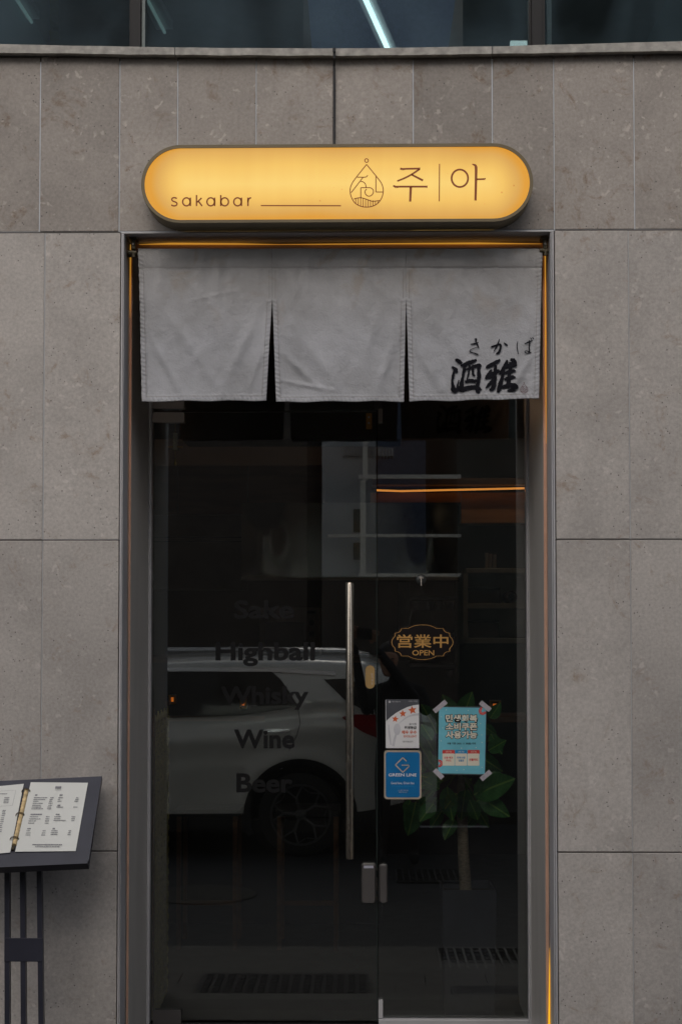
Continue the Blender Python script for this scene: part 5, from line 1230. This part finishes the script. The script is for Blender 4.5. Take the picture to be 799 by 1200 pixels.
# ============================================================ PARKED CAR ACROSS THE ROAD (seen reflected in the door)
CY = -6.42
def cp_(px, py): p = mir(px, py, CY); return p.x, p.z
car = thing('parked_car', 'white car parked on the far side of the road, mirrored in the door glass', 'car', (-1.9, CY - .9, RZ))
wx, wz = cp_(352, 955); wr = .355; wz = RZ + wr
xr = .62; xf = xr - 4.75; HW = .93
def interp(x, T):
    if x <= T[0][0]: return T[0][1]
    for (a, va), (b_, vb) in zip(T[:-1], T[1:]):
        if x <= b_: t = (x - a) / (b_ - a); t = t * t * (3 - 2 * t); return va + (vb - va) * t
    return T[-1][1]
zroof = cp_(350, 768)[1]; zbelt = cp_(250, 841)[1]; zbelt2 = cp_(350, 829)[1]
fx = wx - 2.85                              # front wheel
def ztop_(x): return interp(x, [(xf, .62 + RZ), (xf + .1, .95 + RZ), (xf + 1.15, 1.14 + RZ), (xf + 1.95, zroof - .02), (-1.0, zroof + .015), (.0, zroof - .02), (xr - .42, zroof - .09), (xr - .12, zbelt2 + .05), (xr, zbelt2 - .12)])
def zbelt_(x): return min(ztop_(x) - .03, interp(x, [(xf, .60 + RZ), (xf + 1.2, 1.0 + RZ), (-1.2, zbelt), (-.3, zbelt2 + .02), (xr, zbelt2 - .15)]))
def zsill_(x): return interp(x, [(xf, RZ + .3), (xf + .6, RZ + .24), (xr - .7, RZ + .25), (xr, RZ + .36)])
def side_y(x, z):
    """depth of the near flank, measured inward from CY"""
    zb = zbelt_(x); zs_ = zsill_(x); zt_ = ztop_(x)
    if z <= zb:
        t = (z - zs_) / max(.01, zb - zs_); y = .05 * (1 - math.sin(math.pi * min(1, max(0, t * .85 + .1)))) + .034 * math.exp(-((t - .80) / .10) ** 2) * -1 - .02 * math.exp(-((math.hypot(x - wx, z - wz) - .50) / .07) ** 2)
        y += .012 * math.exp(-((t - .35) / .12) ** 2)
    else:
        t = (z - zb) / max(.01, zt_ - zb); y = .03 + .20 * t ** 1.15
        if t > .85: y += .25 * ((t - .85) / .15) ** 2
    e = (x - (xr - .45)) / .45
    if e > 0: y += .22 * e ** 2.2
    e = ((xf + .6) - x) / .6
    if e > 0: y += .30 * e ** 2.2
    return y
NX_, NS = 150, 46
vs = []; xs_ = [xf + (xr - xf) * i / NX_ for i in range(NX_ + 1)]
rowz = []
for x in xs_:
    zs_, zb, zt_ = zsill_(x), zbelt_(x), ztop_(x); c_ = []
    for k in range(NS + 1):
        if k <= 28: z = zs_ + (zb - zs_) * k / 28
        else: z = zb + (zt_ - zb) * (k - 28) / (NS - 28)
        c_.append((side_y(x, z), z))
    rowz.append(c_)
b = MB(); prof = []
for i, x in enumerate(xs_):
    c_ = rowz[i]; near = [(x, CY - y, z) for y, z in c_]; zt_ = c_[-1][1]; ys = c_[-1][0]
    top = [(x, CY - ys - (2 * HW - 2 * ys) * k / 6, zt_ + .03 * math.sin(math.pi * k / 6)) for k in range(1, 6)]
    far = [(x, CY - 2 * HW + y, z) for y, z in c_[::-1]]
    prof.append(near + top + far)
npf = len(prof[0])
vs = [p for r_ in prof for p in r_]; fs = []
for i in range(NX_):
    for k in range(npf - 1):
        xm = (xs_[i] + xs_[i + 1]) / 2; zm_ = (prof[i][k][2] + prof[i][k + 1][2]) / 2
        isflank = k < 28 or k > npf - 30
        if isflank and (math.hypot(xm - wx, zm_ - wz) < .435 or math.hypot(xm - fx, zm_ - wz) < .435): continue
        fs.append((i * npf + k, i * npf + k + 1, (i + 1) * npf + k + 1, (i + 1) * npf + k))
fs += [tuple(range(npf))[::-1], tuple(NX_ * npf + k for k in range(npf))]
b.add(vs, fs); b.build('car_body', M['carw'], car, smooth=True)
def patchy(name, x0, x1, zl, zu, m, off=.004, nx=40, nz=14, far=False):
    b = MB(); vs = []
    for i in range(nx + 1):
        x = x0 + (x1 - x0) * i / nx; a_, c_ = zl(x), max(zl(x) + .0005, zu(x))
        for j in range(nz + 1):
            z = a_ + (c_ - a_) * j / nz; y = side_y(x, z) - off; vs.append((x, (CY - 2 * HW + y) if far else (CY - y), z))
    b.add(vs, [(i * (nz + 1) + j, i * (nz + 1) + j + 1, (i + 1) * (nz + 1) + j + 1, (i + 1) * (nz + 1) + j) for i in range(nx) for j in range(nz)])
    return b.build(name, m, car, smooth='all')
def K(*pts): T = sorted(cp_(*p) for p in pts); return lambda x: interp(x, T)
up = K((150, 785), (206, 787), (320, 789), (352, 829.5)); 
def lin_(T):
    def f(x):
        if x <= T[0][0]: return T[0][1]
        for (a, va), (b_, vb) in zip(T[:-1], T[1:]):
            if x <= b_: return va + (vb - va) * (x - a) / (b_ - a)
        return T[-1][1]
    return f
wU = lin_([cp_(-120, 800), cp_(60, 786), cp_(206, 786), cp_(318, 788), cp_(329, 798), cp_(341, 815), cp_(349, 828)])
wL = lin_([cp_(-120, 845), cp_(206, 841.5), cp_(280, 839), cp_(330, 832), cp_(349, 828)])
for far in (False, True):
    xa_, xb_, xc_ = xf + 1.75, cp_(192, 0)[0], cp_(350, 0)[0]
    xm_ = cp_(88, 0)[0]
    patchy('side_window', xb_ + .02, xc_, wL, wU, M['cargl'], far=far); patchy('side_window', xm_ + .02, xb_ - .02, wL, wU, M['cargl'], far=far)
    patchy('side_window', xa_, xm_ - .02, wL, lambda x: min(wU(x), wL(x) + max(0, (x - xa_)) * .9), M['cargl'], far=far)
    ch = lin_([cp_(-60, 785), cp_(318, 785.2), cp_(392, 790)]); patchy('chrome_trim', xa_ + .4, cp_(393, 0)[0], lambda x: ch(x) - .018, lambda x: ch(x) + .016, M['chrome'], .010, 60, 3, far)
    patchy('rear_quarter_glass', cp_(378, 0)[0], cp_(437, 0)[0], lin_([cp_(378, 796), cp_(405, 822), cp_(437, 838)]), lin_([cp_(378, 797), cp_(405, 796), cp_(437, 806)]), M['cargl'], .006, far=far)
    patchy('tail_lamp', cp_(401, 0)[0], cp_(447, 0)[0], lin_([cp_(401, 842), cp_(425, 858), cp_(447, 867)]), lin_([cp_(401, 840), cp_(418, 837.5), cp_(447, 838)]), M['tail'], .012, 20, 8, far)
    for sa_, sb_ in ((xf + .3, fx - .43), (fx + .43, wx - .43), (wx + .43, xr - .1)): patchy('sill_cladding', sa_, sb_, lambda x: zsill_(x) - .005, lambda x: zsill_(x) + .14 + .02 * math.sin(x), M['clad'], .012, 80, 4, far)
    hz = cp_(325, 856)[1]
    patchy('door_handle', cp_(309, 0)[0], cp_(341, 0)[0], lambda x: hz - .014, lambda x: hz + .012, M['chrome'], .03, 10, 3, far); patchy('door_handle', cp_(160, 0)[0], cp_(192, 0)[0], lambda x: hz - .014, lambda x: hz + .012, M['chrome'], .03, 10, 3, far)
    sg = -1 if far else 1; yy = CY - 2 * HW if far else CY
    for X in (wx, fx):
        b = MB(); n = 40
        for ri, ro, y0 in ((.425, .475, -.006),):
            vs = []
            for k in range(n + 1):
                t = -math.radians(22) + (math.pi + 2 * math.radians(22)) * k / n
                for r_ in (ri, ro): x = X + r_ * math.cos(t); z = wz + r_ * math.sin(t); vs.append((x, yy + sg * (.006 - side_y(x, max(z, zsill_(x)))), z))
                x = X + ri * math.cos(t); z = wz + ri * math.sin(t); vs.append((x, yy - sg * .3, z))
            b.add(vs, [(k * 3, k * 3 + 1, k * 3 + 4, k * 3 + 3) for k in range(n)] + [(k * 3, k * 3 + 3, k * 3 + 5, k * 3 + 2) for k in range(n)])
        b.build('arch_trim', M['clad'], car, smooth='all')
        yo = yy - sg * .035
        b = MB(); b.add([(X + .44 * math.cos(k * math.pi / 16), yy - sg * .26, wz + .44 * math.sin(k * math.pi / 16)) for k in range(32)], [tuple(range(32))]); b.build('wheel_well', M['black'], car)
        b = MB(); prof_t = [(.252, -.0), (.27, .004), (.33, .0), (.352, -.02), (.355, -.05), (.355, -.18), (.34, -.21), (.25, -.22)]
        n = 44; vs = [(X + r_ * math.cos(2 * math.pi * k / n), yo + sg * y, wz + r_ * math.sin(2 * math.pi * k / n)) for r_, y in prof_t for k in range(n)]
        b.add(vs, [(o * n + k, o * n + (k + 1) % n, (o + 1) * n + (k + 1) % n, (o + 1) * n + k) for o in range(7) for k in range(n)])
        wh = b.build('wheel', M['tyre'], car, smooth='all')
        b = MB(); b.tube([(X + .248 * math.cos(2 * math.pi * k / 40), yo, wz + .248 * math.sin(2 * math.pi * k / 40)) for k in range(41)], .010, 6, caps=False)
        for k in range(5):
            a_ = R(90 + 72 * k + 14)
            c0 = (X + .04 * math.cos(a_), wz + .04 * math.sin(a_)); c1 = (X + .14 * math.cos(a_), wz + .14 * math.sin(a_))
            b.tube([(c0[0], yo - sg * .03, c0[1]), (c1[0], yo - sg * .015, c1[1])], .013, 6)
            for dd in (-1, 1):
                c2 = (X + .243 * math.cos(a_ + dd * .30), wz + .243 * math.sin(a_ + dd * .30)); b.tube([(c1[0], yo - sg * .015, c1[1]), (c2[0], yo, c2[1])], .009, 6)
            for dd in (-1, 1):
                c2 = (X + .20 * math.cos(a_ + dd * .6), wz + .20 * math.sin(a_ + dd * .6)); c3 = (X + .235 * math.cos(a_ + dd * .3), wz + .235 * math.sin(a_ + dd * .3)); b.tube([(c2[0], yo - sg * .01, c2[1]), (c3[0], yo - sg * .002, c3[1])], .006, 5)
        b.tube([(X, yo - sg * .04, wz), (X, yo - sg * .012, wz)], [.05, .035], 16); b.build('rim', M['rimd'], wh, smooth=True)
    b = MB(); yr = side_y(-1, zroof); z_ = zroof + .03
    b.tube([(xf + 2.0, yy - sg * (yr + .04), z_ - .03), (xf + 2.2, yy - sg * (yr + .03), z_ + .012), (-1, yy - sg * (yr + .02), z_ + .018), (-.15, yy - sg * (yr + .03), z_ + .005), (.05, yy - sg * (yr + .04), z_ - .04)], .013, 8)
    b.build('roof_rail', M['chrome'], car, smooth=True)
# door seams
b = MB()
for pts in (((349, 831), (352, 848), (348, 862), (339, 880)), ((192, 786), (192, 842), (193, 900), (197, 930)), ((88, 786), (84, 842), (84, 930))):
    P3 = [cp_(*q) for q in pts]; Q3 = []
    for (x0, z0), (x1, z1) in zip(P3[:-1], P3[1:]): Q3 += [(x0 + (x1 - x0) * k / 6, z0 + (z1 - z0) * k / 6) for k in range(6)]
    Q3.append(P3[-1]); b.tube([(x, CY - side_y(x, z) + .0012, z) for x, z in Q3], .003, 4)
b.build('door_seam', M['clad'], car)
# windscreen, rear window, bumper, underside, headlamps
def band(x0, x1, m, name, t0=.12, off=.012):
    b = MB(); n = 14; vs = []
    for i in range(n + 1):
        x = x0 + (x1 - x0) * i / n; z = ztop_(x); y = side_y(x, z - .002) + t0
        for k in range(9): vs.append((x + off * (1 if x0 > -1 else -1), CY - y - (2 * HW - 2 * y) * k / 8, z + .03 * math.sin(math.pi * k / 8) + off))
    b.add(vs, [(i * 9 + k, i * 9 + k + 1, (i + 1) * 9 + k + 1, (i + 1) * 9 + k) for i in range(n) for k in range(8)]); b.build(name, m, car, smooth='all')
band(xf + 1.2, xf + 1.85, M['cargl'], 'windscreen'); band(xr - .38, xr - .14, M['cargl'], 'rear_window')
b = MB(); b.box(xf + .25, xr - .15, CY - 2 * HW + .1, CY - .1, RZ + .2, RZ + .3); b.build('underbody', M['clad'], car)
b = MB(); b.box(xr - .02, xr + .02, CY - 2 * HW + .3, CY - .3, RZ + .34, RZ + .50, .0); b.build('rear_bumper', M['clad'], car)
for yy in (CY - .42, CY - 2 * HW + .42): b = MB(); b.box(xf - .012, xf + .03, yy - .14, yy + .14, RZ + .52, RZ + .60); b.build('headlamp', M['chrome'], car)

# ============================================================ PHOTOGRAPHER (seen only as a small dim reflection)
per = thing('person', 'person in dark clothes standing beside the car, holding a camera up at eye level', 'person', (.03, -6.08, RZ))
def skin_body(name, joints, edges, m, parent, sub=2):
    me = bpy.data.meshes.new(name); me.from_pydata([j[0] for j in joints], edges, []); me.materials.append(m)
    o = bpy.data.objects.new(name, me); col.objects.link(o)
    o.modifiers.new('skin', 'SKIN'); s_ = o.modifiers.new('sub', 'SUBSURF'); s_.levels = sub; s_.render_levels = sub
    for i, j in enumerate(joints):
        r_ = j[1]; me.skin_vertices[0].data[i].radius = r_ if isinstance(r_, tuple) else (r_, r_)
        me.skin_vertices[0].data[i].use_root = (i == 0)
    dg = bpy.context.evaluated_depsgraph_get(); nm = bpy.data.meshes.new_from_object(o.evaluated_get(dg)); bpy.data.objects.remove(o)
    nm.polygons.foreach_set('use_smooth', [True] * len(nm.polygons)); nm.materials.clear(); nm.materials.append(m)
    o = bpy.data.objects.new(name, nm); col.objects.link(o); o.parent = parent; o.location = -Vector(parent.location); return o
hx_, hy_ = .27, -6.05; g = RZ
E_ = 1.66 + RZ                               # eye height
hand = (0.02, -5.93, 1.50); hand2 = (-.07, -5.95, 1.52)
J = [((hx_, hy_ - .03, g + .95), (.155, .11)), ((hx_, hy_ - .03, g + 1.15), (.14, .10)), ((hx_, hy_ - .03, g + 1.36), (.18, .11)), ((hx_, hy_ - .02, g + 1.49), (.065, .065)), ((hx_ - .03, hy_, g + 1.55), (.055, .06)),
     ((hx_ + .19, hy_ - .02, g + 1.41), .062), ((hx_ + .25, hy_ + .06, g + 1.22), .05), ((.10, -5.95, g + 1.76), .036), ((hx_ - .19, hy_ - .02, g + 1.41), .062), ((hx_ - .25, hy_ + .06, g + 1.22), .05), ((-.09, -5.95, g + 1.80), .036),
     ((hx_ + .10, hy_ - .03, g + .86), .095), ((hx_ + .12, hy_, g + .47), .065), ((hx_ + .13, hy_ - .05, g + .09), .045), ((hx_ + .14, hy_ + .10, g + .045), .042),
     ((hx_ - .10, hy_ - .03, g + .86), .095), ((hx_ - .12, hy_ + .01, g + .47), .065), ((hx_ - .13, hy_ - .04, g + .09), .045), ((hx_ - .15, hy_ + .11, g + .045), .042)]
Ed = [(0, 1), (1, 2), (2, 3), (3, 4), (2, 5), (5, 6), (6, 7), (2, 8), (8, 9), (9, 10), (0, 11), (11, 12), (12, 13), (13, 14), (0, 15), (15, 16), (16, 17), (17, 18)]
bd = skin_body('body', J, Ed, M['cloth'], per)
bx_ = hx_; hx_ = hx_ - .07
# head with brow, nose, chin, ears
HJ = [((hx_, hy_ + .0, g + 1.67), (.078, .095)), ((hx_, hy_ + .005, g + 1.75), (.074, .088)), ((hx_, hy_ + .02, g + 1.59), (.058, .07)), ((hx_, hy_ + .01, g + 1.52), (.05, .05)), ((hx_, hy_ + .105, g + 1.655), .014),
      ((hx_ + .085, hy_ - .005, g + 1.66), .014), ((hx_ - .085, hy_ - .005, g + 1.66), .014)]
hd = skin_body('head', HJ, [(0, 1), (0, 2), (2, 3), (0, 4), (0, 5), (0, 6)], M['skin'], per)
b = MB()
for s_ in (-1, 1):
    b.tube([(hx_ + s_ * .032 - .012, hy_ + .088, g + 1.675), (hx_ + s_ * .032 + .012, hy_ + .088, g + 1.675)], .006, 6)
b.tube([(hx_ - .022, hy_ + .088, g + 1.608), (hx_ + .022, hy_ + .088, g + 1.608)], .005, 6); b.build('eyes_and_mouth', M['hair'], per)
b = MB(); n = 16; vs = []
for i in range(9):
    ph = math.pi * .56 * i / 8
    for k in range(n): t = 2 * math.pi * k / n; vs.append((hx_ + .092 * math.sin(ph) * math.cos(t), hy_ - .012 + .105 * math.sin(ph) * math.sin(t) * (1 if math.sin(t) < 0 else .82), g + 1.70 + .115 * math.cos(ph)))
b.add(vs, [(i * n + k, i * n + (k + 1) % n, (i + 1) * n + (k + 1) % n, (i + 1) * n + k) for i in range(8) for k in range(n)]); b.build('hair', M['hair'], per, smooth='all')
def handmesh(x, y, z, s_):
    J2 = [((x, y, z), (.030, .018)), ((x, y + .03, z + .045), (.034, .016))]; E2 = [(0, 1)]
    for k in range(4):
        fx_ = x + (k - 1.5) * .021; ln = (.062, .075, .07, .055)[k]; i0 = len(J2)
        J2 += [((fx_, y + .035, z + .075), .0095), ((fx_, y + .06, z + .075 + ln * .4), .009), ((fx_ , y + .075, z + .075 + ln * .3), .008)]; E2 += [(1, i0), (i0, i0 + 1), (i0 + 1, i0 + 2)]
    i0 = len(J2); J2 += [((x + s_ * .042, y + .02, z + .03), .011), ((x + s_ * .055, y + .05, z + .05), .0095)]; E2 += [(0, i0), (i0, i0 + 1)]
    return skin_body('hand', J2, E2, M['skin'], per, 1)
handmesh(.085, -5.95, g + 1.80, -1); handmesh(-.085, -5.95, g + 1.84, 1)
cm = thing('camera_body', 'black camera held up by the person beside the car', 'camera', (0, -5.86, 1.55))
b = MB(); b.box(-.055, .065, -5.91, -5.865, 1.50, 1.59, .004); b.build('camera_case', M['clad'], cm)
b = MB(); b.tube([(0, -5.866, 1.55), (0, -5.80, 1.55)], .030, 20); b.build('lens_barrel', M['clad'], cm, smooth=True)

# ============================================================ BUILDINGS ACROSS THE STREET
OY = -10.0
def obld(label, x0, x1, y0, y1, h, m, wins=(), parts=None):
    t = thing('building', label, 'building', ((x0 + x1) / 2, y1, -.3), None)
    b = MB(); b.box(x0, x1, y0, y1, -.75, h); b.build('wall', m, t)
    for wx0, wx1, wz0, wz1 in wins:
        f = MB(); f.box(wx0, wx1, y1 - .02, y1 + .03, wz0, wz1); fo_ = f.build('window', M['bw'], t)
        g_ = MB(); g_.box(wx0 + .05, wx1 - .05, y1 + .031, y1 + .036, wz0 + .05, wz1 - .05); g_.build('pane', M['bgl'], fo_)
    return t
obld('tall brown rendered block across the street, left of the alley', -4.6, -.62, -18, OY, 8.6, M['b1'], [(x, x + 1.2, z, z + 1.3) for x in (-4.0, -2.3) for z in (3.9,)])
tb = obld('tall grey-green block across the street, right of the alley', 1.02, 4.6, -18, OY, 8.6, M['b2'], [(x, x + 1.2, z, z + 1.3) for x in (1.6, 3.1) for z in (4.6,)])
tp_ = obld('added tall blue-grey block standing in for the sky at the end of the alley', -3.5, 3.5, -26, -20, 13.5, simple('sky_stand_in_render', (.42, .50, .68), .85), [(-.25, .12, 1.2, 2.2), (-.25, .12, .2, .9)])  # added height and blue colour supply the sky tone mirrored in upper panes
# pale service wall and steel frame seen in the upper glass
t = thing('alley_wall', 'pale rendered garden wall set back in the alley', 'wall', (-.1, -9.75, -.2)); b = MB(); a_ = mir(377, 676, -9.75); c_ = mir(440, 516, -9.75); b.box(a_.x, c_.x, -9.95, -9.75, a_.z, c_.z); b.build('wall_panel', simple('whitewashed_panel', (.44, .46, .48), .8, scale=3), t)
b = MB(); b.box(a_.x, 1.0, -9.95, -9.75, -.6, a_.z - .001); b.build('wall_base', M['b1'], t)
for (x0, y0, x1, y1) in ((414, 597, 424, 624), (414, 636, 424, 656)): p = mir(x0, y1, -9.74); q = mir(x1, y0, -9.74); b = MB(); b.box(p.x, q.x, -9.749, -9.72, p.z, q.z); b.build('vent_opening', M['bgl'], t)
fr = thing('balcony', 'white painted steel balcony framing on the building across the street', 'frame', (.5, -9.6, 1.5))
for (x0, y0, x1, y1) in ((425, 515, 431, 563), (422, 563, 428.5, 676)):
    p = mir(x0, y1, -9.6); q = mir(x1, y0, -9.6); b = MB(); b.box(p.x, q.x, -9.65, -9.6, p.z, q.z); b.build('post', M['bw'], fr)
for (x0, y0, x1, y1) in ((420, 556, 540, 561), (384, 626, 540, 629.5), (420, 672, 540, 676)):
    p = mir(x0, y1, -9.59); q = mir(x1, y0, -9.59); b = MB(); b.box(p.x, q.x, -9.64, -9.585, p.z, q.z); b.build('rail', M['bw'], fr)
p = mir(402, 520, -9.7); q = mir(462, 534, -9.7)
b = MB()
for k in range(16): x = p.x + (q.x - p.x) * k / 16; b.box(x, x + .022, -9.99, -9.7, q.z + .0, p.z - k * .003)
tag(b.build('corrugated_awning', M['b3'], fr), None)
# dark awning and ends of the street
for x0, x1, l_ in ((-60, -4.7, 'low row of grey buildings further left along the street'), (4.7, 60, 'low row of grey buildings further right along the street')): obld(l_, x0, x1, -18, OY, 3.4, M['b1'])
for x0, x1, l_ in ((-60, xa - .12, 'plain neighbouring building to the left of the shop'), (xb + .12, 60, 'plain neighbouring building to the right of the shop')):
    t = thing('building', l_, 'building', ((x0 + x1) / 2, 0, -.1)); b = MB(); b.box(x0, x1, SY + .3, 8, -.75, 9); b.build('wall', M['b3'], t)
b = MB(); b.box(IXL - .1, IXR + .1, IYB + .1, 8, -.75, 9); b.build('rear_block', M['b1'], bld)
